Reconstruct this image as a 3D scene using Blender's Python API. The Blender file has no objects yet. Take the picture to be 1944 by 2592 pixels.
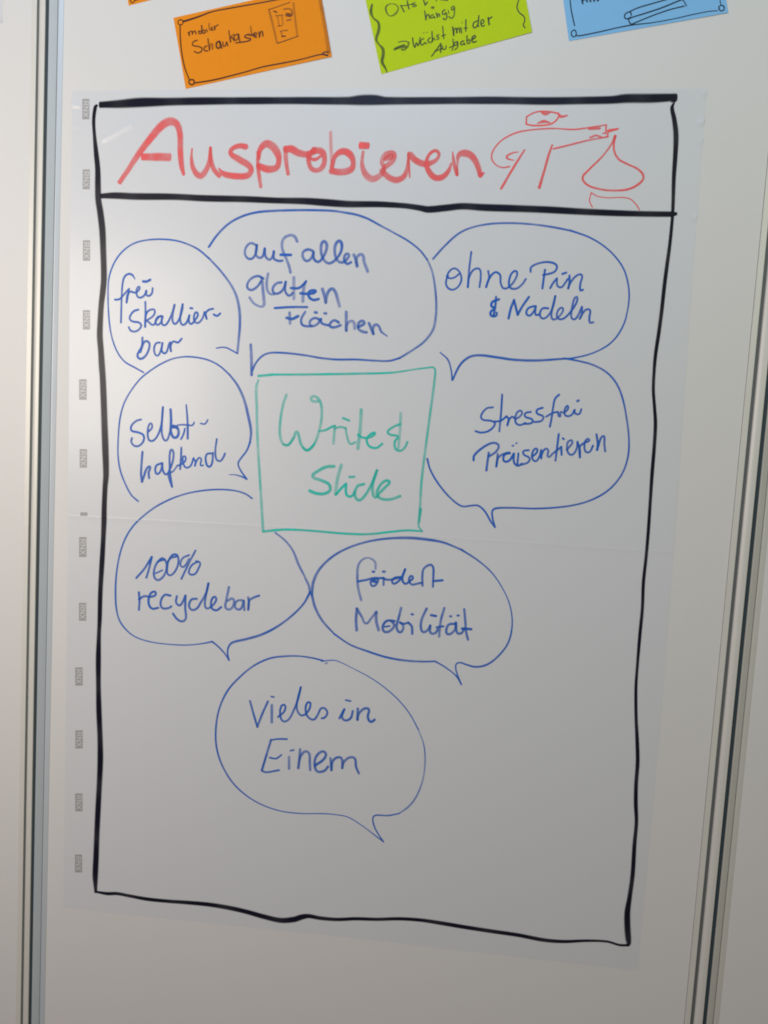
import bpy, bmesh, math, random
from mathutils import Matrix, Vector

# ---------------------------------------------------------------- camera
scn = bpy.context.scene
scn.render.engine = 'CYCLES'
COL = scn.collection
cam_d = bpy.data.cameras.new('camera')
cam_d.sensor_fit = 'HORIZONTAL'; cam_d.sensor_width = 36.0; cam_d.lens = 37.04
cam_d.clip_start = 0.05; cam_d.clip_end = 50
cam = bpy.data.objects.new('camera', cam_d); COL.objects.link(cam)
cam.matrix_world = Matrix(((0.99245, -0.06577, 0.10350, 0.47917),
                           (0.10883, 0.08349, -0.99055, -0.89482),
                           (0.05650, 0.99434, 0.09002, 1.37300),
                           (0, 0, 0, 1)))
scn.camera = cam

# ---------------------------------------------------------------- light
world = bpy.data.worlds.new('World'); scn.world = world; world.use_nodes = True
bg = world.node_tree.nodes['Background']
bg.inputs['Color'].default_value = (1.0, 0.76, 0.70, 1); bg.inputs['Strength'].default_value = 0.135

def area_lamp(name, loc, target, sx, sy, power, col):
    d = bpy.data.lights.new(name, 'AREA'); d.shape = 'RECTANGLE'; d.size = sx; d.size_y = sy
    d.energy = power; d.color = col
    o = bpy.data.objects.new(name, d); COL.objects.link(o); o.location = loc
    o.rotation_euler = (Vector(target) - Vector(loc)).to_track_quat('-Z', 'Y').to_euler()
    return o
area_lamp('ceiling_lamp', (0.2, -1.5, 2.9), (0.2, 0, 1.7), 0.8, 0.8, 13.3, (0.69, 0.98, 1.36))
area_lamp('left_lamp', (-0.44, -1.0, 1.55), (0.1, 0, 1.5), 0.5, 0.5, 8.4, (1.0, 0.90, 0.80))
area_lamp('right_lamp', (1.6, -1.4, 2.2), (0.5, 0, 1.5), 0.8, 0.8, 5.9, (0.92, 1.02, 0.64))
scn.view_settings.view_transform = 'Standard'; scn.view_settings.look = 'None'
scn.cycles.filter_width = 1.9
scn.view_settings.exposure = 0; scn.view_settings.gamma = 1

# ---------------------------------------------------------------- helpers
def tag(o, label=None, cat=None, group=None, kind=None):
    if label: o['label'] = label
    if cat: o['category'] = cat
    if group: o['group'] = group
    if kind: o['kind'] = kind
    return o
def empty(name, loc=(0, 0, 0)):
    o = bpy.data.objects.new(name, None); COL.objects.link(o); o.location = loc
    o.empty_display_size = 0.05
    return o
def mesh_obj(name, verts, faces, mat, parent=None, smooth=False, cols=None):
    me = bpy.data.meshes.new(name); me.from_pydata(verts, [], faces); me.materials.append(mat)
    if cols:
        at = me.color_attributes.new('ink', 'FLOAT_COLOR', 'POINT')
        for i, c in enumerate(cols): at.data[i].color = (c[0], c[1], 0, 1)
    if smooth:
        for p in me.polygons: p.use_smooth = True
    me.update()
    o = bpy.data.objects.new(name, me); COL.objects.link(o)
    if parent: o.parent = parent
    return o

# ---------------------------------------------------------------- materials
def new_mat(name):
    m = bpy.data.materials.new(name); m.use_nodes = True
    nt = m.node_tree; return m, nt, nt.nodes['Principled BSDF']
def surface(name, col, rough, spec=0.5, metal=0.0, var=0.03, scale=6.0, bump=0.0, bscale=300.0, coat=0.0, croug=0.2):
    m, nt, b = new_mat(name); N = nt.nodes; L = nt.links
    tc = N.new('ShaderNodeTexCoord')
    n1 = N.new('ShaderNodeTexNoise'); n1.inputs['Scale'].default_value = scale; n1.inputs['Detail'].default_value = 5
    L.new(tc.outputs['Object'], n1.inputs['Vector'])
    mx = N.new('ShaderNodeMix'); mx.data_type = 'RGBA'
    mx.inputs['A'].default_value = tuple(c * (1 - var) for c in col) + (1,)
    mx.inputs['B'].default_value = tuple(min(1, c * (1 + var)) for c in col) + (1,)
    L.new(n1.outputs['Fac'], mx.inputs['Factor']); L.new(mx.outputs['Result'], b.inputs['Base Color'])
    b.inputs['Roughness'].default_value = rough; b.inputs['Specular IOR Level'].default_value = spec
    b.inputs['Metallic'].default_value = metal
    b.inputs['Coat Weight'].default_value = coat; b.inputs['Coat Roughness'].default_value = croug
    if bump:
        n2 = N.new('ShaderNodeTexNoise'); n2.inputs['Scale'].default_value = bscale; n2.inputs['Detail'].default_value = 3
        L.new(tc.outputs['Object'], n2.inputs['Vector'])
        bp = N.new('ShaderNodeBump'); bp.inputs['Strength'].default_value = bump; bp.inputs['Distance'].default_value = 0.0005
        L.new(n2.outputs['Fac'], bp.inputs['Height']); L.new(bp.outputs['Normal'], b.inputs['Normal'])
    return m
M_PANEL = surface('white_melamine', (0.72, 0.70, 0.67), 0.5, 0.4, var=0.012, scale=3, bump=0.25, bscale=500)
M_FILM = surface('white_static_film', (0.675, 0.68, 0.69), 0.38, 0.5, var=0.01, scale=4, bump=0.06, bscale=90, coat=0.14, croug=0.16)
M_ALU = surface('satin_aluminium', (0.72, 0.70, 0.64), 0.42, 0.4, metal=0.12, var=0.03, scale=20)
M_ORANGE = surface('orange_card', (0.85, 0.275, 0.01), 0.7, 0.15, var=0.04, scale=120, bump=0.3, bscale=900)
M_GREEN = surface('lime_card', (0.50, 0.66, 0.012), 0.7, 0.15, var=0.04, scale=120, bump=0.3, bscale=900)
M_BLUE = surface('blue_card', (0.235, 0.52, 0.83), 0.7, 0.15, var=0.03, scale=120, bump=0.3, bscale=900)
M_MARK = surface('grey_print', (0.37, 0.36, 0.35), 0.4, 0.4, var=0.08, scale=200)
M_MARKL = surface('pale_print', (0.66, 0.66, 0.66), 0.4, 0.4, var=0.05, scale=200)

def ink_mat(name, col, streak=0.22, rough=0.4):
    m, nt, b = new_mat(name); N = nt.nodes; L = nt.links
    b.inputs['Base Color'].default_value = col + (1,); b.inputs['Roughness'].default_value = rough
    b.inputs['Specular IOR Level'].default_value = 0.2
    at = N.new('ShaderNodeAttribute'); at.attribute_name = 'ink'
    sp = N.new('ShaderNodeSeparateColor'); L.new(at.outputs['Color'], sp.inputs['Color'])
    ed = N.new('ShaderNodeMapRange'); ed.interpolation_type = 'SMOOTHSTEP'
    ed.inputs['From Min'].default_value = 1.0; ed.inputs['From Max'].default_value = 0.5
    L.new(sp.outputs['Green'], ed.inputs['Value'])
    tc = N.new('ShaderNodeTexCoord')
    ns = N.new('ShaderNodeTexNoise'); ns.inputs['Scale'].default_value = 70; ns.inputs['Detail'].default_value = 4
    L.new(tc.outputs['Object'], ns.inputs['Vector'])
    mr = N.new('ShaderNodeMapRange'); mr.inputs['From Min'].default_value = 0.3; mr.inputs['From Max'].default_value = 0.7
    mr.inputs['To Min'].default_value = 1 - streak; mr.inputs['To Max'].default_value = 1 + streak * 0.4
    L.new(ns.outputs['Fac'], mr.inputs['Value'])
    m1 = N.new('ShaderNodeMath'); m1.operation = 'MULTIPLY'; L.new(sp.outputs['Red'], m1.inputs[0]); L.new(ed.outputs['Result'], m1.inputs[1])
    m2 = N.new('ShaderNodeMath'); m2.operation = 'MULTIPLY'; m2.use_clamp = True
    L.new(m1.outputs[0], m2.inputs[0]); L.new(mr.outputs['Result'], m2.inputs[1])
    L.new(m2.outputs[0], b.inputs['Alpha'])
    return m
INKM = {'red': ink_mat('red_marker_ink', (0.95, 0.13, 0.13), 0.36),
        'blue': ink_mat('blue_marker_ink', (0.020, 0.140, 0.580), 0.28),
        'green': ink_mat('green_marker_ink', (0.02, 0.62, 0.51), 0.36),
        'black': ink_mat('black_marker_ink', (0.007, 0.007, 0.018), 0.04, 0.32),
        'brown': ink_mat('dark_ink_on_orange', (0.06, 0.018, 0.012)),
        'darkgreen': ink_mat('dark_ink_on_lime', (0.035, 0.05, 0.015)),
        'darkblue': ink_mat('dark_ink_on_blue', (0.012, 0.03, 0.06))}

# ---- measured on the wall, in millimetres: x from the poster's left edge, z above the floor, stroke width
INK = [
 ('poster','title','red','red block lettering of the header word',[
  (0,0.8,1,'59.7,1648.8,5.5 70.7,1664.6,6 83.5,1683.5,7.1 96.4,1699.8,8.1 108.6,1713,9.2 118.2,1717.6,9.1 126,1714.5,7.8 130.1,1703.6,6.7 131,1686.7,6.7 133.1,1669.8,6.2 136.1,1659.4,3.5'),
  (0,0.8,1,'86.1,1678.4,7.6 102.7,1678.6,8.7 119.5,1678.7,8.9'),
  (0,0.7,0,'144.7,1688.2,2.1 144.4,1677.8,3.8 147.2,1666.2,5.7 155.1,1658.8,7 161.8,1665.2,6.2 165.6,1675.6,5.4 166.1,1689.6,3.5'),
  (0,0.8,0,'166.1,1689.6,3.5 166.9,1678.3,4.8 170.8,1666.6,5.4 177.3,1659.6,5.4'),
  (0,0.8,0,'206.5,1691.5,6.6 199.4,1692.4,5.8 191.3,1689.1,5.3 189.8,1683.9,5.6 200,1677.6,7.5 211.5,1671.1,6.9 213.9,1665.6,6.4 209.6,1660.3,6.9 196.6,1659.4,6.9 182.7,1661.7,6.2 176.7,1667.4,1.9'),
  (0,0.8,0,'222.1,1679.3,4.5 223.1,1688.3,5.8 229.3,1694.9,7.9 236.2,1693.4,8.7 243.3,1685.5,8.2 245.4,1677.2,6.1 242.7,1669.6,6.9 233.2,1667.9,8 222.9,1670.9,6.9'),
  (0,0.6,0,'220.7,1685.7,3.4 221.4,1674.1,4.2 223.3,1661.2,4.5 225.9,1648.6,4'),
  (0,0.7,0,'252.3,1690.9,5.4 253.5,1677.8,5.1 256.5,1663.2,4.1'),
  (0,0.8,0,'253,1689.8,7.3 259.3,1689.9,8.2 266.8,1686.1,7.9 275.7,1684.7,6.9 284.8,1687.3,6.3'),
  (0,0.75,0,'284.7,1689.9,5.7 279.1,1682.9,5.7 280,1674.5,5 283,1669.2,5.4 289.5,1667.8,5.4 295.3,1671.7,6 297.1,1680.2,5.7 293.8,1687.5,7.2 284.7,1689.5,6.9'),
  (0,0.7,0,'278.6,1682.1,3.2 285.7,1679.2,4.1 293.1,1683.2,3.1'),
  (0,0.4,0,'302.4,1708.6,3.7 303.5,1694.1,3.8 305.3,1677.3,4.1'),
  (0,0.8,0,'305.6,1671.5,5 308.9,1683.2,5.3 316.6,1688.5,7.2 325.1,1685.6,7.5 329.4,1677,5.6 327.5,1669.8,7.2 317.8,1666.5,7.5 305.8,1667.2,6.9'),
  (0,0.85,1,'335.7,1695.2,7.5 345.6,1695.1,7.1'),
  (0,0.6,0,'339.9,1688.3,3.4 339.3,1676.4,4.4 343.1,1665.8,6.6 351.4,1659.8,7.5 360.2,1663.9,6.2 364.1,1670.8,5.3 361.5,1678.4,5.3 365.3,1685.7,6.8 372.6,1688.3,5 375,1684.7,5.3 372.2,1678.6,6.2 364.1,1672,5.6'),
  (0,0.7,0,'364.8,1681.5,5.3 371,1683.9,7.1'),
  (0,0.65,0,'362,1668.5,6.2 369.9,1661.8,6.5 378.7,1659.2,6.8 386.4,1662.9,5.9 389.4,1671.3,4 390.6,1688,2.2'),
  (0,0.6,0,'390,1688.3,2.8 391.2,1675.9,3.4 393.1,1662.6,1.9'),
  (0,0.8,0,'392.3,1686.2,7.1 398.8,1680.3,6.8 407.6,1677,6.8 416.2,1678.4,5.5 422.2,1682.6,4 423.5,1688.3,3.7 419.3,1691.2,3.7 413.3,1687.2,3.7 410.6,1679.3,4.3 413.1,1670.3,5.9 421.1,1662.6,6.5 429.6,1663.8,6.2 435.4,1670.7,4.6 437.6,1678,2.5'),
  (0,0.75,0,'438.4,1690.1,1.5 440.7,1678.4,4.3 444.7,1666.4,3.7'),
  (0,0.75,0,'444.7,1666.4,3.7 444.5,1676.9,2.1 445.3,1686.7,5.2 450.9,1689.1,7.6 458.8,1686.5,7.3 465.5,1678.1,6.1 470.1,1666.2,5.2'),
  (0,0.75,0,'470.1,1666.2,5.2 473.3,1668.5,2.7'),
 ]),
 ('poster','sketch','red','red line sketch of a figure icing a drop shaped cake',[
  (0,0.9,0,'549.2,1731.7,1.8 541.2,1733.4,1.8 530.6,1733.8,1.8 523.1,1732.4,1.8 515.5,1728.1,1.8'),
  (0,0.9,0,'515.5,1728.1,1.8 515.5,1720.6,1.8'),
  (0,0.9,0,'515.5,1720.6,1.8 521,1719.3,1.8 531.7,1719.3,1.8 542.1,1721.1,1.8 547.1,1724.9,1.8 550.5,1730.5,1.8'),
  (0,0.9,0,'548.5,1732.3,1.8 551.5,1728.8,2.7 558.1,1729.9,1.8'),
  (0,0.8,0,'531.3,1732.5,1.8 535.3,1731.2,3.3 539.8,1732.5,1.8'),
  (0,0.8,0,'527.7,1721.4,1.5 533.6,1723.5,3.3 540.5,1722.4,1.5'),
  (0,0.85,0,'500.9,1676,1.7 493.6,1674.8,1.7 485.7,1677.8,1.7 480.9,1685.2,1.7 483.1,1694.2,1.7 491.6,1704,1.7 506.4,1711.6,1.7 524.4,1714.9,1.6 545.5,1716.4,1.6 565.2,1715.6,1.6 575.6,1716.8,1.6 585.9,1718.4,1.6 599.9,1720.9,1.6'),
  (0,0.85,0,'599.9,1720.9,1.6 600,1712.4,1.6'),
  (0,0.85,0,'600,1712.4,1.6 597.2,1712.1,1.6'),
  (0,0.9,0,'602.7,1714.7,3.3 612.3,1717,2.1'),
  (0,0.8,0,'582.2,1716.3,2.1 593.5,1717.3,2.7'),
  (0,0.8,0,'584.1,1707.5,2.1 589.6,1709.9,2.1 595.4,1708.5,1.8'),
  (0,0.85,0,'602.1,1712.5,1.8 602.4,1708.8,1.8'),
  (0,0.85,0,'602.4,1708.8,1.8 582.5,1704.8,1.8 564.8,1700.1,1.8 546.3,1695.3,1.8'),
  (0,0.85,0,'544.8,1699.1,2.1 541.6,1687.8,2.7 538.8,1674.3,2.7 534.3,1654.5,3.3'),
  (0,0.85,0,'515.6,1693.3,2.4 504.5,1673.6,2.6 493.6,1652.7,2.7'),
  (0,0.8,0,'509.3,1691.4,1.2 502.5,1690,1.8 497.2,1685.5,2.4 505.1,1682.5,1.2'),
  (0,0.85,0,'610.1,1709.6,3 607.4,1702,2.1 598.8,1688.8,2.1 585,1673.8,2.1 579.5,1665.9,2.4 584.6,1658.9,2.1 597,1654.7,2.1 612.1,1653.3,2.1 628.4,1655.1,2.4 639.8,1661.6,2.7 643.1,1668.3,2.4 637.1,1675.6,2.1 624.8,1681.2,2.1 615.4,1686.2,2.1 610.2,1694.9,2.1 609.5,1703.8,2.4 610.4,1709.4,2.7'),
  (0,0.8,0,'592.2,1635.5,1.3 588.7,1641.8,1.3 589.8,1650.5,1.3'),
  (0,0.8,0,'589.8,1650.5,1.3 596.1,1647.2,1.3 606.7,1645.7,1.3 621.6,1646.4,1.3 630.7,1645.1,1.3 637.1,1640,1.3 641.8,1633.9,1.3'),
 ]),
 ('poster','frame_line','black','thick black marker line along the top',[
  (0,0.97,1,'34.3,1734.7,6.8 56.8,1735.9,9 80.1,1737.7,10.3 112.5,1738.9,8.9 149.3,1740,8.4 194.8,1740.9,7.9 262.2,1741.9,7.8 319.8,1742.3,8.6 335.1,1743.3,10.7 350.4,1743.5,10.6 361.4,1742.8,8.5 415.4,1743.6,7.6 479.3,1744.6,7.9 534,1744.6,8 575.5,1745.6,8 604.2,1746.6,8.1 618,1748.1,9.3 644.9,1748.6,9.3 669.9,1749.9,7.6'),
  (0,0.9,0,'665.5,1745.1,1.6 670.2,1746.7,1.6'),
 ]),
 ('poster','frame_line','black','black marker line under the red header word',[
  (0,0.97,1,'37.8,1634,5.5 54.8,1634.9,7.3 78.4,1634.5,7.7 125.2,1635.2,7.2 162.4,1634.4,7.2 208.3,1634.6,7.1 244.7,1634,6.6 277.2,1634.1,7.5 303.3,1633,7.9 326.1,1632.1,7.4 361,1632.7,6.5 389.6,1631.8,6 405.9,1630,6.4 415.6,1628.6,7.3 435.4,1630.8,7.3 452.6,1632.9,7.2 475.9,1632.2,7.6 508.4,1632,7.6 542.8,1631.6,7.3 588.6,1630.3,6.9 634.4,1629.8,6.2 675.4,1630.3,5.7 680.7,1630.8,3.3'),
 ]),
 ('poster','frame_line','black','black marker line down the left side',[
  (0,0.95,1,'31.6,1734.2,2.7 29.3,1732.4,4.2 27.6,1717.9,4.2 28.8,1702,4.2 31.4,1681.6,5.8 33.7,1664.1,6.4 34.5,1645,7.3 35.3,1630.3,7.4 38.1,1615.6,7.7 41,1596.4,7.7 42.7,1572.7,7.4 44.3,1542.8,7.1 43.5,1527.8,7.1 42,1512.6,6.8 41.2,1494.5,6.9 41,1476.3,7.2 42.9,1458.1,7.2 44.4,1441.4,7.9 45.7,1429.2,7.6 47.3,1407.3,7.6 49.2,1376.5,7.9 51.1,1345.6,8 52.8,1314.4,7.4 52,1298.7,6.4 51.6,1275,6.4 51.7,1259.2,6.8 51.3,1235.4,6.1 50.3,1203.4,6.5 49.3,1171.3,5.9 49.3,1139,5.6 48.9,1123.2,5.3 48.9,1091.2,6.6 49.8,1058.5,6.3 51.3,1025.7,7 53.5,992.7,7 54.5,967.8,7.4 54.3,942.6,7.1 53.4,908.8,7.1 52.6,874.8,7.1 52.2,840.6,7.2 51.8,814.8,7.2 52.9,793.9,3.8'),
 ]),
 ('poster','frame_line','black','wavy black marker line along the bottom',[
  (0,0.95,0,'54.5,794.8,3 67.6,794.2,4.3 80.5,795.8,4.3 97.7,794.7,4.3 119.2,793.4,4.7 144.8,793.9,4.7 174.5,795.4,5.1 199.8,796,5.5 225,794.8,5.9 246,792.5,5.9 266.9,789.1,6.3 287.7,787,6.7 304,790.1,7.1 314.1,794.6,6.7 322.2,796.7,5.4 336.6,795.9,5 356.9,796.8,4.5 379.4,800.5,4.3 405.5,803.1,4.3 431.3,807,4.3 457.3,808.6,4.5 483.1,807.8,5.1 509,806.5,5 542.9,805.3,5 572.5,804.5,4.8 602,802.3,4.8 624.8,803.4,4.1 651.3,807.8,3.3 673.8,809.7,2.9 688.3,807.3,2.9 698.4,808.4,3.1'),
 ]),
 ('poster','frame_line','black','black marker line down the right side',[
  (0,0.95,0,'669.3,1745.4,0.9 667.7,1743.3,2.4 666.5,1739,4 669.9,1726.9,4.9 672.9,1711.7,5.5 674,1691.8,4.9 674.5,1668.7,4.3 676.2,1637.8,3.7 676.6,1622.2,3.4 676.3,1598.8,3.7 675.2,1575.2,4.1 674.4,1554.7,4.1 673.8,1527.7,4.1 672.7,1503.7,4.1 671.4,1482.8,3.8 671.4,1463.5,3.5 672.3,1444.2,3.5 675.2,1424.9,3.5 677.5,1408.7,3.9 678.4,1385.4,3.9 678.6,1354.2,3.9 679.2,1324.5,3.6 679.9,1291.3,3.6 680,1261.1,3.6 679.5,1232.5,3.6 680.8,1203.7,3.6 680.6,1173,3.7 680.8,1138.7,3.3 681.3,1113.4,3.4 684.3,1078.9,3.7 687.6,1053.1,4.1 690.3,1027,4.4 690.8,1000.6,4.4 692.4,977.7,4.5 694.8,956.6,4.1 694.9,929.8,4.5 695.8,893.9,4.9 694.7,866.6,5.2 693.7,848.3,6.6 695.2,830.2,7 697.4,815.8,6.7 698.3,811.2,5.3'),
 ]),
 ('poster','speech_bubble','blue','blue bubble reading frei skallierbar',[
  (0,0.85,0,'95.4,1435.9,2 84.9,1440.9,2 72,1447.4,2 63.6,1456.9,2 57.4,1469.8,2 53.3,1484.9,2 50.7,1505.6,2 49.7,1527.2,2 50.3,1541.3,2 54,1554.4,2 60.6,1566.4,2 69.5,1575.8,2 80.7,1582.6,2 94.3,1586.2,2 110.1,1587.7,2 126,1587.1,2 139.6,1584.3,2 155.5,1577.9,2.2 169.4,1567.8,2.4'),
  (0,0.6,0,'169.4,1567.8,2.4 183.3,1554.4,2.6 196.2,1538.9,2.8 203.4,1525.3,3.3 207.2,1509.5,3.5 208.1,1493.4,3.3 207.4,1478.4,3.1 206.5,1463.3,2.9'),
  (0,0.85,0,'206.6,1462.7,1.8 200.3,1465.7,1.8 193.4,1468.6,1.8 187.8,1468.9,1.8 181.6,1467.6,1.8'),
  (1,0.85,0,'81.7,1542.2,1.3 78.3,1546.6,2.2 73.7,1547.5,2.2 69.2,1544.1,2.2 67.1,1536.5,2.2 66.4,1522.4,2.2 66.3,1506.2,2.2 66.3,1492,2.2'),
  (1,0.85,0,'58.4,1517.8,2.2 63.6,1518.5,2.2 68.7,1523.6,2.2 73.1,1528.6,2.2 75.1,1530.5,2.2'),
  (1,0.85,0,'74.8,1530.3,2.2 73.9,1522.7,2.2 72.4,1515.1,2.2'),
  (1,0.85,0,'72.4,1515.1,2.2 73.3,1523.8,2.2 77.2,1527.7,2.2 81.8,1526.5,2.2 85.2,1528,2.2 87.9,1531.9,2.2 87,1533.8,2.2 84.5,1531.2,2.2 84.1,1526.3,2.2 85.9,1521.9,2.2 90,1521.4,2.2 93.9,1524.5,2.2 95.7,1529.4,2.2'),
  (1,0.85,0,'96,1528.9,2.2 96.2,1524.6,2.2 99.6,1523.7,2.2 102.7,1527,2.2 103.3,1532.4,2.2'),
  (1,0.85,0,'91.7,1539.7,2.7 95.7,1539.7,2.7 100.2,1541.8,2.7'),
  (1,0.85,0,'86.9,1507.5,2.2 81.8,1505.7,2.2 77.9,1501.2,2.2 76.9,1496.3,2.2 81,1493.7,2.2 87.9,1492.9,2.2 90.9,1489.8,2.2 88.7,1485.3,2.2 83.7,1482.4,2.2 78.4,1483.3,2.2 76,1487,2.2'),
  (1,0.85,0,'95,1516.5,2.2 95.6,1505.1,2.2 95.6,1488.3,2.2'),
  (1,0.85,0,'95.6,1488.3,2.2 95.8,1498.6,2.2 97.3,1504.7,2.2 101.8,1508.1,2.2 106.4,1507.7,2.2 105.4,1501.7,2.2 97.1,1495.4,2.2'),
  (1,0.85,0,'97.1,1495.4,2.2 100.6,1493.4,2.2 103.5,1491,2.2 106.6,1491.5,2.2 108.5,1495.9,2.2 112.9,1500.9,2.2 116.3,1501.1,2.2'),
  (1,0.85,0,'114.6,1501.3,2.2 110.1,1499.7,2.2 108,1494.8,2.2 110,1491.1,2.2 114.3,1494,2.2 116.1,1500.3,2.2'),
  (1,0.85,0,'116.1,1500.3,2.2 115.3,1496.2,2.2 116.4,1491.7,2.2 120.1,1491.5,2.2 124.4,1497.6,2.2 128.6,1508.6,2.2 130.1,1514.6,2.2'),
  (1,0.85,0,'130.1,1514.6,2.2 128.2,1503.2,2.2 128.5,1495.6,2.2 131.4,1493,2.2 135.8,1498.1,2.2 139.4,1509,2.2 139.7,1515.5,2.2'),
  (1,0.85,0,'139.7,1515.5,2.2 137.8,1505.7,2.2 137.5,1497,2.2 140.5,1492.3,2.2 145,1495.2,2.2 148.1,1503.4,2.2'),
  (1,0.85,0,'148.1,1503.4,2.2 147.8,1496.4,2.2 150.7,1493.8,2.2 154.5,1497.7,2.2 158.2,1504.3,2.2 156.1,1507.3,2.2 153.7,1503.1,2.2 154.5,1496.7,2.2 158.6,1495.2,2.2 163.5,1500.2,2.2 166,1507.7,2.2'),
  (1,0.85,0,'166,1507.7,2.2 167.2,1504.7,2.2 168.7,1500.5,2.2'),
  (1,0.85,0,'168.7,1500.5,2.2 167.4,1506.3,2.2 170.4,1510.2,2.2 176,1512,2.2'),
  (1,0.85,0,'149.1,1511.7,2.4 151.2,1511.4,2.4'),
  (1,0.85,0,'176.8,1505.6,2.2 180.8,1504.1,2.2 184.6,1507,2.2'),
  (1,0.85,0,'92.8,1475.7,2.5 92.4,1465.9,2.5 87.3,1455.2,2.5 90.9,1451.4,2.5 97.1,1455.1,2.5 100.9,1462.9,2.5 101.3,1469.5,2.5 97.8,1472.1,2.5 94.4,1469.8,2.5 90.7,1459.2,2.5'),
  (1,0.85,0,'113.9,1471.1,2.2 109.3,1469.9,2.2 107.2,1463.2,2.2 109.2,1456.8,2.2 112.6,1456.4,2.2 115.8,1463.6,2.2 117,1470.7,2.2'),
  (1,0.85,0,'117,1470.7,2.2 116.4,1462.5,2.2 119.4,1458.9,2.2 122.8,1461.7,2.2 124.8,1469.4,2.2 126.1,1471.7,2.2'),
  (1,0.85,0,'126.1,1471.7,2.2 127.5,1461.9,2.2'),
  (1,0.85,0,'127.5,1461.9,2.2 126.8,1467.3,2.2 129.8,1472.9,2.2 135.5,1472.1,2.2 139.9,1476.6,2.2'),
 ]),
 ('poster','speech_bubble','blue','blue bubble reading auf allen glatten Flächen',[
  (0,0.8,0,'168.3,1580.8,2.7 177,1593.6,2.7 189.8,1606.6,2.7 204.9,1615.3,2.7 222.4,1620.5,2.7 244.2,1622.8,2.7 269.2,1624.1,2.7 290.9,1624.6,2.6 310.3,1624.3,2.6 324.4,1622.6,2.6 335.3,1621,2.6 348.4,1617.1,2.6 363.7,1609.8,2.3 379,1602.5,2.1 395.4,1594.2,2.1 408.7,1584.8,2.1 417.7,1574.8,2.3'),
  (0,0.6,0,'417.7,1574.8,2.1 423.8,1562.7,2.3 428,1546.3,2.5 430.6,1528.7,2.7 431.1,1513.2,2.9 428.8,1498.5,2.9 420,1485.5,2.7 407.8,1475.6,2.5 393.4,1465.9,2.6'),
  (0,0.8,0,'393.4,1465.9,2.3 381.8,1462.3,2.3 365.6,1461.8,2.4 343.9,1462.1,2.4 322.1,1461.1,2.4 304.5,1461.9,2.4 287.9,1463.9,2.4 271.3,1465.3,2.4 254.6,1465.8,2.4 242.5,1464.5,2.4 234.8,1460.4,2.4 228.5,1452.6,2.4 224.9,1444.3,2.4'),
  (0,0.65,0,'221.8,1473.3,3.3 223.3,1456.7,3.7 224.3,1439.2,3.5'),
  (1,0.65,0,'223.4,1584.4,2.6 217.2,1586.5,2.6 211.9,1582,2.6 210.8,1574.5,2.6 214.6,1569.4,2.6 220.1,1570.1,2.6 223.7,1577.1,2.6 224.1,1584.4,2.6'),
  (1,0.65,0,'224.1,1584.4,2.6 223.4,1574.9,2.6 226.7,1570.8,2.6 231.1,1572,2.6 233.4,1581,2.6'),
  (1,0.65,0,'233.4,1581,2.6 234.9,1572.1,2.6 240,1569.1,2.6 243.6,1574.5,2.6 244,1578.2,2.6'),
  (1,0.65,0,'244,1578.2,2.6 244.6,1570.3,2.6 250,1567.9,2.6 254.4,1568.3,2.6'),
  (1,0.5,0,'270.3,1590,3 267.3,1595.1,3 261.8,1596.5,3 254.9,1592.7,3 253,1585.3,3 255,1578,3 258.6,1570.8,3 262.3,1562.5,3 264.3,1555.7,3'),
  (1,0.9,0,'252.1,1574.8,2.8 263.9,1574.9,2.8'),
  (1,0.65,0,'288.8,1580.1,2.8 283.2,1581.5,2.8 277.9,1578.7,2.8 277.6,1573.5,2.8 281.7,1568.9,2.8 287,1571.7,2.8 289.6,1578.6,2.8'),
  (1,0.65,0,'289.6,1578.6,2.8 290.3,1571.8,2.8 294.8,1568.3,2.8 299,1571,2.8 303,1578.5,3 304.4,1586.8,3.2 301.2,1590.9,3.2 298.2,1587.7,3.2 298.7,1577.3,3 302.3,1570.1,2.8 307.9,1567.1,2.8 314.2,1570.5,2.8 320.2,1579,2.8 321.4,1587.4,3.2 318.5,1591.9,3.2 314.4,1588.2,3.2 313.7,1579.8,3 316.3,1571.6,2.8 321.9,1568.4,2.8 327.1,1571.4,2.8 330.1,1576.7,2.7 327.8,1578.2,2.8 325.3,1576,2.8 325,1570.8,2.8 328.4,1567.3,2.8 332.6,1569,2.8'),
  (1,0.5,0,'335.5,1577.4,3.2 337.8,1572.3,3.2 339.8,1565.1,3.2'),
  (1,0.5,0,'339.8,1565.1,3.2 338.6,1573.3,3.2 341.9,1577.6,3.2 345.6,1577.2,3.2 347.7,1569.5,3.2 352,1559.7,3.2'),
  (1,0.7,0,'233.2,1547.8,2.6 227.6,1550.3,2.6 221,1548.5,2.6 215.7,1543,2.6 215.4,1536.6,2.6 220.5,1534.7,2.6 227,1539.1,2.6 230.6,1544.6,2.6'),
  (1,0.5,0,'231.6,1547.8,3.2 233.2,1536.2,3.2 234.8,1525.6,3.3 235.1,1518.2,3.3 231.3,1516.5,2.4 223.4,1519.9,2.4 218.1,1526.1,2.6'),
  (1,0.5,0,'238.5,1553.3,3 237.3,1542.7,3 238.8,1534.3,2.8 242.8,1530.7,2.4 246.7,1530.8,2.2'),
  (1,0.7,0,'254.4,1544.3,2.6 248.9,1543.1,2.6 244.7,1537.6,2.6 246.1,1532.4,2.6 251.6,1532.1,2.6 256.9,1537,2.6 259.3,1545,2.6'),
  (1,0.7,0,'259.3,1545,2.6 259.2,1535,2.6 263.8,1529.9,2.6 268.1,1533.2,2.6'),
  (1,0.4,0,'268.4,1550.1,3.4 269,1537.5,3.4 269.5,1526.9,3.4'),
  (1,0.85,0,'265.6,1538.4,2.6 274.4,1538.7,2.6 280.7,1543.7,2.6 282.6,1546.4,2.6'),
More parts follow.
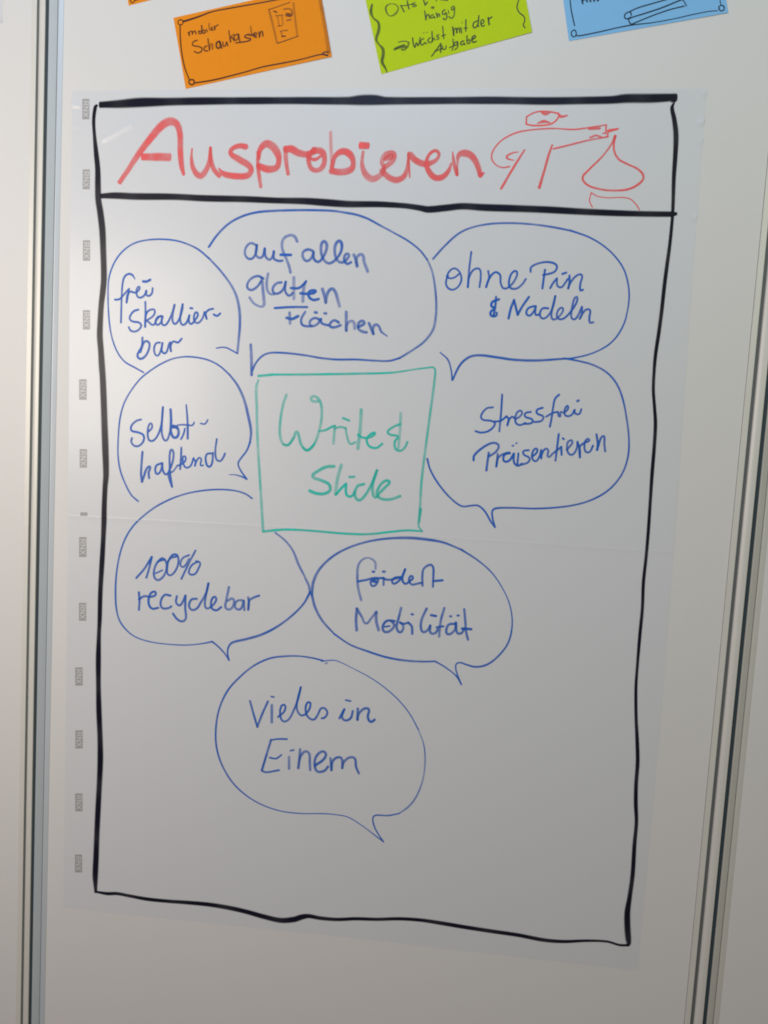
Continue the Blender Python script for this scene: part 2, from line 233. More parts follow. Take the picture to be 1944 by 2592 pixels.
  (1,0.4,0,'281.2,1544.2,3.4 280,1535.7,3.4 280,1524.1,3.4'),
  (1,0.9,0,'276.9,1533,2.8 287.8,1532.9,2.8 294.2,1535.7,2.8 289.8,1536.6,2.8 286.1,1533.9,2.8 287.5,1528.6,2.8 292.5,1526.2,2.8 297.9,1527.4,2.8'),
  (1,0.5,0,'301.7,1538.6,3.4 304.8,1530.3,3.4 306.3,1524.1,3.4'),
  (1,0.5,0,'306.3,1524.1,3.4 306.7,1529.3,3.4 308.9,1536.3,3.4 313.1,1539.3,3.4 317.1,1535,3.4 319.7,1527.7,3.4 322.2,1520.5,3.4'),
  (1,0.9,0,'247.9,1515.5,2.4 266.6,1517.3,2.4 285.2,1518,2.4'),
  (1,0.5,0,'265.3,1510.9,3 266.4,1499.2,3'),
  (1,0.85,0,'262.2,1505.2,3 268.3,1504.1,3 275.3,1507.5,3'),
  (1,0.65,0,'283.3,1512.6,2.6 279.3,1505,2.6 280.1,1498.7,2.6 285.2,1496.8,2.6 291.8,1497.1,2.6'),
  (1,0.7,0,'301.2,1504.3,2.6 294.6,1506.2,2.6 289.3,1502.3,2.6 290.6,1497.5,2.6 297.1,1498.9,2.6 301.7,1505.4,2.6'),
  (1,0.7,0,'301.7,1505.4,2.6 302.5,1501.2,2.6 307,1499.3,2.6 310.5,1498.9,2.6'),
  (1,0.7,0,'294.5,1512.5,2.8 296.5,1512.4,2.8'),
  (1,0.7,0,'305.5,1511.9,2.8 307.4,1511.8,2.8'),
  (1,0.7,0,'322.1,1502.5,2.8 317.6,1504.5,2.8 313.4,1502.2,2.8 312.5,1497.9,2.8 318,1496.9,2.8 324.4,1499.4,2.8'),
  (1,0.5,0,'330.2,1514.4,3.2 331.3,1493.9,3.2'),
  (1,0.5,0,'331.3,1493.9,3.2 331.4,1499.7,3.2 335,1504.1,3.2 339.4,1503.2,3.2 340.8,1496.4,3.2'),
  (1,0.6,0,'344.7,1498.2,3 351.4,1502.6,3 349.1,1505.2,3 344.9,1502.4,3 345.2,1496.1,3 350.8,1493.1,3 354.6,1492.8,3'),
  (1,0.6,0,'356.7,1502.9,3 362.2,1491.5,3'),
  (1,0.6,0,'362.2,1491.5,3 361.4,1496.7,3 363.8,1501.6,3 367.8,1500.2,2.6 371.3,1494,2.3 378.1,1489.5,1.3'),
 ]),
 ('poster','speech_bubble','blue','blue bubble reading ohne Pin and Nadeln',[
  (0,0.7,0,'424.2,1575.7,2.5 434.8,1588.5,2.5 449.4,1602.8,2.4 463,1610,2.2 482.3,1614.7,2.3 504.5,1616.4,2.3 526.7,1615.9,2.3 548.9,1613.8,2.3 571.1,1610.3,2.3'),
  (0,0.85,0,'571.1,1610.3,2.2 590.7,1604.1,1.9 606.4,1595.8,1.9 619.4,1585.3,1.9 630,1572.1,1.9 635.9,1557.4,1.9 638.5,1542.5,1.9 637.8,1526.1,1.9 634.9,1512.2,1.9 627.8,1498.2,1.9 617.7,1488.1,1.9 601.9,1479.7,1.9 582.9,1474.3,1.9 574.7,1473.4,2.2 545.6,1470.2,2.8 520.4,1469.8,2.8 500.5,1471.7,2.8 482,1473,2.8 470.8,1470.4,2.8 461.4,1461.5,2.6 454,1444.4,2.3'),
  (0,0.85,0,'453.7,1444.4,2 451.8,1455.4,2 447.5,1466.5,2 438.4,1474.2,1.4'),
  (1,0.85,0,'441.7,1558.2,2 440,1550.5,2 442.5,1545,2 448.3,1543.1,2 454.4,1547.5,2 456.8,1555.3,2 453.4,1563.5,2 447.6,1566.1,2 442.2,1561.7,2 440.8,1556.1,2'),
  (1,0.85,0,'440.3,1557.5,1.8 444,1555.3,1.8 448.9,1556.4,1.8 454.3,1560.7,1.8'),
  (1,0.85,0,'465.7,1584.4,2.1 464.6,1565.3,2.1 464.4,1546.5,2.1'),
  (1,0.85,0,'464.4,1546.5,2.1 465.1,1557,2.1 469.5,1565.4,2.1 475.8,1566.3,2.1 477.8,1557.4,2.1 477.1,1547,2.1'),
  (1,0.85,0,'485.5,1564.6,2.1 486.9,1557.7,2.1 484.4,1547.2,2.1'),
  (1,0.85,0,'484.4,1547.2,2.1 486.4,1554.9,2.1 492.8,1563.4,2.1 498.6,1560.9,2.1 499.9,1552.6,2.1 503.8,1546.5,2.1 510.6,1549.5,2.1 516.8,1560.1,2.1 515.7,1565.6,2.1 511.1,1562.7,2.1 508.9,1554.3,2.1 510.7,1547.5,2.1 517.8,1547,2.1 523.7,1552.1,2.1 526.8,1557.4,2.1'),
  (1,0.85,0,'546.8,1568,2.2 546,1557,2.2 545.5,1548,2.2'),
  (1,0.85,0,'531.5,1565.4,2.1 531.7,1570.2,2.1 539.4,1574.6,2.1 550.3,1576.3,2.1 558.8,1573.2,2.1 557.9,1567,2.1 551.3,1563.8,2.1 545.1,1562.4,2.1'),
  (1,0.85,0,'553.8,1548.6,2.1 556.8,1554.6,2.1 560.2,1559.1,2.1'),
  (1,0.85,0,'560.2,1559.1,2.1 561.5,1551.3,2.1 565.8,1550,2.1 569.6,1555.1,2.1 572,1559,2.1'),
  (1,0.85,0,'565.7,1564.2,2.1 569.7,1565.7,2.1'),
  (1,0.85,0,'573.4,1562.7,2.1 574,1555.2,2.1 573.1,1549,2.1'),
  (1,0.85,0,'573.1,1549,2.1 574.4,1553.8,2.1 580.3,1562.3,2.1 586.4,1563.8,2.1 585.7,1554.2,2.1 586.3,1547.4,2.1 588.9,1548.2,2.1'),
  (1,0.85,0,'496,1537.2,2.2 495.7,1526.1,2.2 494.6,1517,2.2'),
  (1,0.85,0,'499.3,1534.6,2.5 492.2,1531.2,2.5 491.8,1526.6,2.5 495.5,1524.7,2.5 491.5,1521.1,2.5 491.8,1516.9,2.5 497.4,1516.7,2.5 497.9,1519.9,2.5'),
  (1,0.85,0,'515.8,1534.5,2.4 513,1525.4,2.4 511.2,1514.4,2.4'),
  (1,0.85,0,'515.9,1533.8,2.4 518.6,1525.6,2.4 520.9,1518.7,2.4'),
  (1,0.85,0,'520.9,1518.7,2.4 524.8,1527.2,2.4 531.6,1538.3,2.4'),
  (1,0.85,0,'537.9,1528.8,2.1 531.8,1526.1,2.1 530.1,1520.5,2.1 533.8,1518.3,2.1 538.3,1523.6,2.1 539.7,1528.7,2.1'),
  (1,0.85,0,'539.7,1528.7,2.1 540.4,1519.5,2.1 544.8,1520.4,2.1'),
  (1,0.85,0,'553.3,1526.9,2.1 547.1,1526.4,2.1 544.8,1519.7,2.1 548.6,1515.7,2.1 554.5,1520,2.1 558.6,1529.9,2.1 559.9,1540.3,2.1'),
  (1,0.85,0,'559.9,1540.3,2.1 557.2,1521.5,2.1 559,1515.4,2.1 563.8,1516.9,2.1 569.4,1524.8,2.1 567.8,1528.2,2.1 563.9,1524.6,2.1 563.7,1517.6,2.1 568.7,1515.8,2.1 575.2,1520.9,2.1 582.6,1532.9,2.1 583.4,1540.4,2.1 580.7,1538.7,2.1 578.8,1527.9,2.1 578.9,1518.2,2.1 582.5,1516.3,2.1 586.2,1521.3,2.1 589.3,1529.9,2.1'),
  (1,0.85,0,'589.3,1529.9,2.1 589.7,1521.4,2.1 587.9,1517.2,2.1'),
  (1,0.85,0,'587.9,1517.2,2.1 589.9,1521.7,2.1 594,1527.1,2.1 598.2,1526.6,2.1 598.1,1519,2.1 599.2,1513.5,2.1 602.6,1513.9,2.1'),
 ]),
 ('poster','speech_bubble','blue','blue bubble reading Selbst-haftend',[
  (0,0.85,0,'93.3,1285.2,2.1 84.9,1291.7,2.1 76.3,1305.8,2.1 70,1321.2,2.1 66.9,1339,2.1 66.8,1361.4,2.1 68.3,1381.6,2.1 72.5,1398.4,2 80.2,1413.2,2 91.4,1428.1,2 103.7,1438.5,2 117.3,1447.4,2 130.8,1453.5,2 145.5,1456.3,2 160.3,1455.9,2 174,1453.2,2 186.7,1447.3,2 198.3,1438.1,2.2'),
  (0,0.65,0,'198.3,1438.1,2.4 207.8,1427.1,2.9 216.3,1411.3,3.3 222.9,1389.8,3.5 226.3,1374.6,3.3 225.7,1362.5,2.7'),
  (0,0.85,0,'225.7,1362.5,2.4 222.2,1352.5,2.2 215.8,1343.3,2.2 212.6,1337,2.2 215.2,1330,2.2 223.5,1319.4,2.2'),
  (0,0.85,0,'223.5,1319.4,2.2 217.8,1321.8,1.8 209.7,1323.5,1.5 202.4,1323.3,1.1'),
  (1,0.85,0,'93.9,1381.3,2.3 88.2,1379.3,2.3 82.5,1373.4,2.3 82.7,1367.9,2.3 90.9,1366.1,2.3 97.4,1363.1,2.3 97.6,1356.4,2.3 92.5,1350.6,2.3 86.7,1350.2,2.3 82.8,1354.5,2.3 83.5,1359,2.3'),
  (1,0.85,0,'103.6,1367.9,2.3 107.5,1372.6,2.3 106.2,1377.5,2.3 103.4,1374.6,2.3 102.5,1365.6,2.3 104.5,1357.9,2.3 109.7,1357.7,2.3 115.3,1365.2,2.3 118.9,1377.6,2.3 120,1397,2.3'),
  (1,0.85,0,'120,1397,2.3 119.3,1377.6,2.3 120.2,1364.4,2.3 124.8,1358.5,2.3 129.1,1367.1,2.3 130.6,1376,2.3'),
  (1,0.85,0,'129.3,1394.7,2.9 130.3,1382.6,2.9 130.2,1369.4,2.9'),
  (1,0.85,0,'130.2,1369.4,2.9 133.8,1362.9,2.9 138.4,1363.7,2.9 139.9,1369.9,2.9 137.5,1374.2,2.9 132.3,1374.5,2.9'),
  (1,0.9,0,'133.4,1376,3.2 138.1,1374.2,3.2'),
  (1,0.85,0,'132.3,1374.5,1.8 141.4,1377.7,1.8 150.6,1378,1.8 156.3,1378,1.8 158.2,1381.4,1.8'),
  (1,0.85,0,'147.3,1373.6,2 145.8,1366.9,2 143.1,1361.2,2'),
  (1,0.85,0,'148,1401.2,1.6 149.6,1388.1,2.2 150.6,1376,2.5 151.1,1362.2,2.5'),
  (1,0.85,0,'165.9,1380.7,1.8 171.1,1380.4,1.8 174.3,1385,1.8'),
  (1,0.85,0,'96.8,1343.6,2.5 96.1,1329.5,2.5 95.9,1317.2,2.5 97.3,1308.5,2.5'),
  (1,0.85,0,'97.3,1308.5,2.5 99.4,1315.1,2.5 102.6,1324.3,2.5 106.6,1326.8,2.5 105.1,1320,2.5 105.9,1313.5,2.5'),
  (1,0.85,0,'119.9,1331.5,2.3 114.1,1328.4,2.3 113.5,1320.5,2.3 116.8,1319,2.3 120.6,1325.4,2.3 121.3,1331.9,2.3'),
  (1,0.85,0,'121.3,1331.9,2.3 122.4,1323.3,2.3 126.6,1319,2.3 131,1326,2.3 134.2,1336.2,2.3 134.4,1345.2,2.3 132,1348.4,2.3 130.1,1342.7,2.3 130.3,1331.6,2.3 131.3,1319.3,2.3 134.1,1304.9,2.3'),
  (1,0.7,0,'134.1,1304.9,2.1 130.3,1313.7,2 129.5,1319.8,2 134.6,1322.9,2 139.6,1329.9,2'),
  (1,0.8,0,'143.8,1351.3,2.3 143.8,1340.2,2.3 143.2,1326.2,2.3'),
  (1,0.85,0,'139.6,1329.9,2 144.1,1331.8,2 148.6,1335.4,2 149.4,1340.5,2 146.7,1341.4,2 146.3,1334.7,2 150,1328.5,2 155.7,1330.8,2 158.8,1339.9,2'),
  (1,0.85,0,'158.8,1339.9,2 161.5,1335.6,2 160.9,1331.1,2'),
  (1,0.85,0,'160.9,1331.1,2 161.9,1335.1,2 165.7,1340.9,2 168.2,1339.4,2 167.7,1332.1,2 170.6,1332.3,2'),
  (1,0.8,0,'180.9,1346.8,2.2 174.7,1345.3,2.2 173.8,1337.5,2.3 177.5,1331,2.3 181.3,1335.1,2.3 182,1347.4,2.2'),
  (1,0.75,0,'186,1363.6,2.2 184.8,1350.3,2.2 186.3,1340.4,2.2 190.9,1338.5,2.2 194.7,1343.1,2.2 196.3,1347.6,2.2'),
 ]),
 ('poster','green_square','green','green square around the words Write and Slide',[
  (0,0.5,0,'232.5,1433.8,2.2 230.4,1426,3.6 231.7,1404.6,3.3 234.3,1366.6,3.3 238.6,1325.5,3.3 242.3,1291.1,3.4 245.4,1261.4,3.4'),
  (0,0.85,1,'231.7,1438.3,3 249,1440.7,3'),
  (0,0.8,0,'249,1440.7,2.7 290.5,1442.9,2.7 345.1,1446.3,2.7 385.6,1449.4,2.3 412.1,1454.4,2 430.6,1457.6,2'),
  (0,0.6,0,'430.6,1457.6,1.9 433.7,1455.8,2.6 434.1,1444.2,2.9 431.3,1404.3,2.9 428.4,1364,3 426.4,1330.2,3 426.4,1296.3,3 426.1,1278.6,2.4 430.6,1272.7,1.6'),
  (0,0.6,0,'427.3,1297.7,3.5 426.6,1282.7,2.4'),
  (0,0.9,0,'245.5,1259.6,3.1 271.1,1263.6,2.7 299.2,1264.4,2.6 341.1,1263.8,2.6 368.7,1265,2.6 395.9,1269.7,2.6 413.5,1272.5,2.6 430.6,1272.7,2.2'),
  (1,0.5,0,'266,1418.6,3 262.4,1406.2,3 260.1,1387.1,3 260.8,1370.8,3 265.1,1362.1,3 270.7,1361.8,3 277.2,1371.7,3 279.8,1377.3,3 282.8,1372,3 286,1362.6,3 293.3,1356.9,3 301.2,1364.9,3 306,1380.1,3 308.1,1397.8,3 305.7,1412.5,3 299.9,1418.3,3 295.2,1417.4,3 296,1413.4,3 303,1413,3'),
  (1,0.7,0,'264.4,1362.1,1.9 270.7,1361.8,2.5 277.3,1370.3,1.9'),
  (1,0.7,0,'287.5,1360,1.7 293.3,1356.9,2.8 301.2,1364.6,2.2'),
  (1,0.8,0,'306,1379.4,2.5 312.9,1380.9,2.5 320.9,1385.4,2.5 323.9,1386.5,2.5'),
  (1,0.4,0,'323.7,1385.1,3 323.3,1366.1,3'),
  (1,0.6,0,'323.8,1383.5,2.5 330.5,1385.5,2.4 336.4,1384.4,2.4'),
  (1,0.6,0,'336.4,1384.4,2.4 338.6,1375.1,2.4 342.5,1367.2,2.5 348.6,1369.2,2.4'),
  (1,0.9,0,'332.7,1395.7,2.4 339.7,1393.4,2.4'),
  (1,0.5,0,'353.1,1406.2,3.5 353.1,1386.7,3.5 351.7,1362.3,3.5'),
  (1,0.85,0,'350.8,1377.8,2.4 357.2,1374.8,2.4 365.3,1375.9,2.4 370.5,1380.9,2.4 366.4,1380,2.4 361.3,1373.7,2.4 364.5,1365.7,2.4 372.8,1364.2,2.4 379.3,1369.3,2.4'),
  (1,0.4,0,'398.3,1404.5,3 398.5,1389.2,3 397.9,1365,3'),
  (1,0.8,0,'398.3,1392.5,2.4 390.4,1388.7,2.4 384.6,1383,2.4 388.2,1379.9,2.4 396.4,1378.3,2.4 393.4,1372.8,2.4 394.5,1364.8,2.4 400.1,1362.4,2.4 405.2,1366.7,2.4 407.6,1372.9,2.4'),
  (1,0.75,0,'325.3,1340.4,3.3 316.4,1339.2,3.3 305.6,1333,3.3 301,1327.3,3.3 310.2,1323.7,3.3 320.1,1319.6,3.3 321.9,1312.8,3.3 315.1,1308.3,3.3 305.4,1308.3,3.3 298.3,1310.6,3.3'),
  (1,0.4,0,'333.5,1342.2,3.6 330.1,1327,3.6 328.3,1309.1,3.6'),
  (1,0.8,0,'329,1308,2.8 335.5,1316.4,2.7 340.1,1321.1,2.7'),
  (1,0.8,0,'340.1,1321.1,2.7 341.5,1308.6,2.7 347.1,1307.3,2.7 350.9,1313.3,2.7'),
  (1,0.9,0,'343.8,1329.2,2.5 349.3,1329.8,2.5'),
  (1,0.7,0,'360.7,1322.1,3 353.3,1318.9,3 351.1,1309.2,3 355.6,1303.3,3 362.2,1308.5,3 369.6,1322.6,3 374.9,1338.6,3'),
  (1,0.7,0,'374.9,1338.6,3 371,1322.7,3 371.5,1313.2,3 374.6,1307.9,3 379.7,1313.7,3 386.1,1320.9,3 389.9,1326.6,3 384.4,1327,3 378,1319.1,3 376.5,1310.8,3 382.9,1306.4,3 393.8,1307.1,3 403.1,1311.1,3'),
 ]),
 ('poster','speech_bubble','blue','blue bubble reading Stressfrei Präsentieren',[
  (0,0.85,0,'431.3,1355.1,2.5 435.2,1343.7,2.2 443.8,1330.1,2.2 455.6,1316.8,2.2 467.1,1307.3,2.2 475.1,1303.9,2.2 482.8,1305.2,2.2 492.1,1305.8,2.2 500.3,1299.3,2.2 507.2,1288.8,2.2 512.2,1282.9,2.2'),
  (0,0.85,0,'512.2,1282.9,2.2 508.7,1293.6,2.2 508.2,1301.4,2.2 512.3,1304.3,2.5 529.1,1305.9,2.2 555.1,1306.8,2.2 577.7,1309.4,2.1 597.1,1313.4,2.1 613.2,1319.1,2.1 629,1328.6,2.1 640,1340,2.1 647.8,1354.2,2.1 651.5,1371.9,2.1 650.8,1390,2.1 646.8,1410.9,2.1 640.6,1433.1,2.1 632.6,1449.2,2.1 621.4,1460.6,2.1 606,1468.1,2.1 589.4,1471.8,2.1 574.3,1473.8,2.1'),
  (1,0.85,0,'500.7,1416.5,2.1 494,1415,2.1 488.4,1407,2.1 490.2,1402.5,2.1 499.5,1401.5,2.1 504.3,1398.7,2.1 498.7,1390.7,2.1 489.7,1387.9,2.1 483.4,1389.1,2.2'),
  (1,0.85,0,'510,1431.1,2.1 510.2,1412.8,2.1 509.7,1390.5,2.1'),
  (1,0.85,0,'503.3,1400.9,2.1 510.1,1402.1,2.1 516.6,1407.4,2.1'),
  (1,0.85,0,'516.6,1407.4,2.1 519.1,1404.1,2.1 518.1,1397.6,2.1'),
  (1,0.85,0,'518.1,1397.6,2.1 518.9,1402.5,2.1 522.7,1407.3,2.1 526.7,1405.2,2.1 533.1,1410.9,2.1 531.3,1414.6,2.1 527,1410.6,2.1 526.9,1401.4,2.1 531.7,1398.6,2.1 537.6,1401.2,2.1'),
  (1,0.85,0,'542.7,1413.7,2.1 536.8,1411.9,2.1 537.1,1408.1,2.1 544.9,1405.4,2.1 544.4,1401.6,2.1 536.9,1400.1,2.1'),
  (1,0.85,0,'555.2,1418.9,2.1 549.4,1416.3,2.1 549.6,1412.5,2.1 556.7,1409.1,2.1 554.8,1404.4,2.1 547.3,1402.8,2.1'),
  (1,0.85,0,'572.1,1434.2,2.1 568,1429.4,2.1 566.5,1418.7,2.1 565.8,1408.1,2.1 564.7,1398.6,2.1'),
  (1,0.85,0,'559.7,1409.3,2 566.9,1413.9,2 572,1415.2,2'),
  (1,0.85,0,'572,1415.2,2 574.7,1410.1,2 575,1415.4,2 578.8,1414.8,2 582.9,1419.6,2 582,1422.6,2 579.3,1417.9,2 580.5,1411.9,2 586.5,1412.2,2 590.1,1418.4,2'),
  (1,0.85,0,'590.1,1418.4,2 590.8,1414.7,2 595.3,1414.2,2 597.2,1419.6,1.9'),
  (1,0.85,0,'592.2,1428.1,2.4 593.6,1428.9,2.4'),
  (1,0.85,0,'483.3,1356.6,2.3 483.7,1362.1,2.3 492.3,1371.1,2.3 502.7,1377.1,2.3 509.7,1375.2,2.3 507.9,1368.1,2.3 500.6,1362.3,2.3'),
  (1,0.85,0,'499.6,1366.1,2.3 498.8,1355.2,2.3 498.3,1346.2,2.3'),
  (1,0.85,0,'509.6,1365.1,2.3 509.5,1355.9,2.3 509,1351.2,2.3'),
  (1,0.85,0,'509,1351.2,2.3 510.2,1360.5,2.3 515.7,1365.2,2.3 523.3,1367.2,2.3 517.3,1364.8,2.3 517,1357.9,2.3 522.4,1358.2,2.3 527.4,1366.5,2.3'),
  (1,0.85,0,'527.4,1366.5,2.3 528.3,1357,2.3 532.6,1353.4,2.3 537,1356,2.3'),
  (1,0.85,0,'525.1,1375.1,1.8 526.3,1375.5,1.8'),
  (1,0.85,0,'528.9,1378.1,1.8 529.8,1378.5,1.8'),
  (1,0.85,0,'532.4,1367.2,2 532.1,1354.1,2'),
  (1,0.85,0,'543.5,1371.4,2.1 537.6,1369.8,2.1 538.6,1366.1,2.1 544.9,1362.6,2.1 543.7,1357.9,2.1 536.4,1354.7,2.1'),
  (1,0.85,0,'547.8,1364.3,2.1 552.7,1369.9,2.1 551.7,1373.7,2.1 548.2,1370.4,2.1 547.9,1362.8,2.1 552,1359.6,2.1 556.1,1365.5,2.1'),
  (1,0.85,0,'556.1,1365.5,2.1 557.1,1372.2,2.1'),
  (1,0.85,0,'557.1,1372.2,2.1 557.8,1363.3,2.1'),
  (1,0.85,0,'557.8,1363.3,2.1 557.9,1367.2,2.1 561.5,1374,2.1 564.7,1372.6,2.1 565.2,1365.3,2.1 570.2,1369.4,2.1 578.7,1377.1,2.1'),
  (1,0.85,0,'574.9,1391.1,2.1 574.2,1376.5,2.1 573.5,1361.5,2.1'),
  (1,0.85,0,'578.7,1377.1,2.1 579.6,1368.4,2.1'),
  (1,0.85,0,'579.7,1386.6,2.1 580.7,1385.8,2.1'),
  (1,0.85,0,'584.9,1374.1,2.1 590.3,1382,2.1 589.3,1385,2.1 585.1,1381.7,2.1 586.6,1371.1,2.1 591.3,1369.1,2.1 595.6,1376.2,2.1 595.9,1383.6,2.1'),
  (1,0.85,0,'595.9,1383.6,2.1 599.1,1374.9,2.1 599.8,1366.6,2.1'),
  (1,0.85,0,'599.8,1366.6,2.1 598.6,1377.9,2.1 603,1382.7,2.1 608.7,1385.8,2.1 606.4,1387.5,2.1 603.7,1382.8,2.1 605.2,1373.7,2.1 609.7,1373.2,2.1 612.9,1380.3,2.1'),
  (1,0.85,0,'615.7,1392.9,2.2 618,1382.1,2.3 617.7,1376,2.3'),
  (1,0.85,0,'617.7,1376,2.3 618.6,1380.6,2.3 621.1,1389.8,2.2 623.9,1391.5,2.2 625,1382.5,2.2 626.5,1375,2.3'),
 ]),
 ('poster','speech_bubble','blue','blue bubble reading 100% recyclebar',[
  (0,0.8,0,'230.8,1297.3,2.1 222.9,1302,2.1 210.5,1305,2.1 192,1305.3,2.1 171.9,1302.8,2.1 151.9,1297.9,2.1 133.4,1290.5,2.2 114.9,1279.9,2.2 99.5,1267.4,2.2 87.2,1254.3,2.2 78.1,1238.3,2.2 72.2,1219.3,2.2 68.8,1195.8,2.4 68.3,1173.9,2.5 70,1153.7,2.4 74.4,1139.9,2.2 82.7,1129.6,1.9 94.2,1121.9,1.7 110.4,1117.7,1.6 129.6,1116.2,1.6 155.1,1116.8,1.6 174,1119.7,1.6 189.6,1123.9,2.2'),
  (0,0.8,0,'189.6,1123.9,2.2 197.7,1118.1,2.2 205.9,1110.2,2.2 210.9,1103.3,2.2'),
  (0,0.8,0,'210.9,1103.3,2.2 209,1110.5,2.2 209.5,1118.3,2.3 213.9,1124.6,2.8 230.1,1130.2,3.1 248.5,1137.1,3.1 266.6,1147.9,2.8 282.9,1161.5,2.6 297.4,1178,2.4 304.4,1192.2,3'),
  (0,0.6,0,'304.4,1192.2,3 302.8,1199.7,3 298.3,1208.1,3'),
  (0,0.55,0,'297.4,1210.2,2.4 289.1,1224.4,3.3 282.3,1239,2.7 272.6,1250.4,2.4 260,1259.3,2.1'),
  (1,0.8,0,'93.7,1193.3,2.5 102.9,1204.6,2.5 112,1219.9,2.5'),
  (1,0.8,0,'112,1219.9,2.5 109.3,1206.6,2.5 106.1,1194.7,2.5'),
  (1,0.75,0,'127.9,1218,2.5 120.1,1215.1,2.5 115.6,1205.5,2.5 115.9,1196.2,2.5 120.8,1192.7,2.5 128.5,1200.3,2.5 130.5,1212.8,2.5 125.5,1219.3,2.5 120.1,1215.1,2.5'),
  (1,0.75,0,'117.4,1200.7,2 125.5,1205,2'),
  (1,0.75,0,'142.7,1222.9,2.3 134.2,1219.2,2.3 131.4,1208.2,2.3 133.3,1199.9,2.3 139.5,1202.6,2.3 144.6,1213.8,2.3 143.2,1224.2,2.3 137.2,1224,2.3 131.2,1214.4,2.3'),
  (1,0.75,0,'157.6,1225.5,2.2 149.9,1221.1,2.2 147.3,1213.2,2.2 151.5,1210.9,2.2 157.7,1220.9,2.2'),
  (1,0.8,0,'165.2,1231.4,2.3 157.9,1216.3,2.3 149.2,1196.4,2.3'),
  (1,0.75,0,'168.8,1218.6,2.2 161.2,1213.5,2.2 158.3,1204,2.2 164.7,1203,2.2 169.9,1211.1,2.2 171.2,1217.3,2.2 166.4,1218.9,2.2'),
  (1,0.8,0,'97.4,1176.2,2.5 98.5,1165.3,2.5 98,1155.1,2.5'),
  (1,0.85,0,'97.7,1167.6,2.5 103.9,1172,2.5 111.9,1171.9,2.5 117.9,1174.6,2.5 117.3,1178.5,2.5 111.8,1175.7,2.5 109.7,1164.7,2.5 113.9,1158,2.5 121.9,1159.4,2.5'),
  (1,0.85,0,'136.4,1175.3,2.5 129.3,1175.5,2.5 124.8,1167.4,2.5 126.6,1159.8,2.5 134.6,1160.1,2.5 138,1162.5,2.5'),
  (1,0.8,0,'144.4,1175.2,2.5 143.8,1167.4,2.5 148.7,1164.6,2.5 154.9,1176.8,2.5'),
  (1,0.8,0,'154.9,1176.8,2.5 155.1,1162,2.5 156.3,1149.7,2.5 152.5,1145.5,2.5 146.1,1147.3,2.5 140.3,1153.9,2.5'),
  (1,0.75,0,'168.9,1174,2.5 162.6,1172.7,2.5 159.7,1165.5,2.5 163,1160.3,2.5 169.3,1162.4,2.5 173.7,1169.7,2.5 180.3,1182.6,2.5 182.3,1193.5,2.5'),
  (1,0.75,0,'182.3,1193.5,2.5 179.1,1173.2,2.5 180.2,1164,2.5 184.9,1164.4,2.5 192.4,1173.5,2.5 190.7,1178,2.5 186.9,1173.8,2.5 187.3,1164.6,2.5 192.9,1162,2.5 199,1166.3,2.5'),
  (1,0.6,0,'207.4,1190.8,2.8 204.9,1175.3,2.8 204.4,1166,2.8 210,1164.6,2.8 214.1,1171.4,2.8 212.6,1177.4,2.8 206.4,1174.6,2.8'),
  (1,0.6,0,'223.5,1176.7,2.6 217.4,1174.7,2.6 216.1,1166.9,2.6 222.4,1165.9,2.6 225.8,1176.1,2.6'),
  (1,0.6,0,'225.8,1176.1,2.6 227.1,1165,2.6'),
  (1,0.65,0,'231.1,1180.4,2.5 232.2,1172.8,2.5 231.7,1165.8,2.5'),
  (1,0.65,0,'231.7,1165.8,2.5 232.5,1176.7,2.5 237.3,1180.6,2.5 244.1,1183.7,2.5'),
 ]),
 ('poster','speech_bubble','blue','blue bubble reading fördert Mobilität',[
  (0,0.7,0,'306.8,1189.4,3.1 307.9,1205,3.7 314.8,1220.9,3.1 329.5,1236.6,2.8 347.3,1247.8,2.7 368.1,1256.1,2.7 389.1,1261.1,2.7 413,1263.8,3.3 434,1263.7,3.3 455.1,1261.5,2.7 476.3,1254.7,2.4'),
  (0,0.85,0,'476.3,1254.7,2.4 496.3,1243.4,2.1 513.5,1229.6,1.6 528.1,1209.7,1.3 536,1192.2,1.5 539.2,1172.8,1.8 536.5,1152.8,2.1 527.2,1136.8,2.3 514.7,1124.9,2.4 501.5,1120.7,2.4 489.4,1122.7,2.1 483.3,1124.2,2 479,1121.8,1.8 479.1,1115.6,1.8 481.2,1109.7,1.8 486.5,1098.5,1.8'),
  (0,0.85,0,'486.5,1098.5,1.8 479.9,1108,1.8 467.2,1116.9,1.8 454.8,1123.1,2'),
  (0,0.85,0,'454.8,1123.1,2 439.7,1121.5,2.4 418.5,1121.1,2.6 397,1123.2,2.6 375.2,1128.3,2.5 354.8,1134.3,2.2 335.7,1145.2,2.2'),
  (0,0.65,0,'335.7,1145.2,2.2 321,1159.5,2.8 311.7,1174.3,3.4 306.8,1189.4,3.4'),
  (1,0.5,0,'379.7,1225.7,2.4 378.5,1233.3,2.7 372.2,1237.4,1.8 365.4,1236.1,2.1 359.7,1228.8,2.7 359,1215,2.8 360.8,1201.3,2.8 365,1187.8,2.8'),
  (1,0.85,0,'360.3,1209.3,2.4 370.6,1212.1,2.4 378.1,1214.6,2.4 383,1214.1,2.4 380.8,1206.7,2.4 376.3,1205.6,2.4 375.2,1210.9,2.4 382.6,1214.5,2.4 389.4,1215.5,2.4'),
  (1,0.85,0,'377.5,1211,3.4 380.6,1210.5,3.4'),
  (1,0.7,0,'376.7,1222,2.7 378.2,1222.1,2.7'),
  (1,0.7,0,'388.5,1222.9,2.7 390.3,1223,2.7'),
  (1,0.6,0,'389.7,1215.8,2.4 389.9,1207.4,2.4'),
  (1,0.85,0,'389.5,1214.6,2.4 396.3,1214,2.4 409,1218,2.4'),
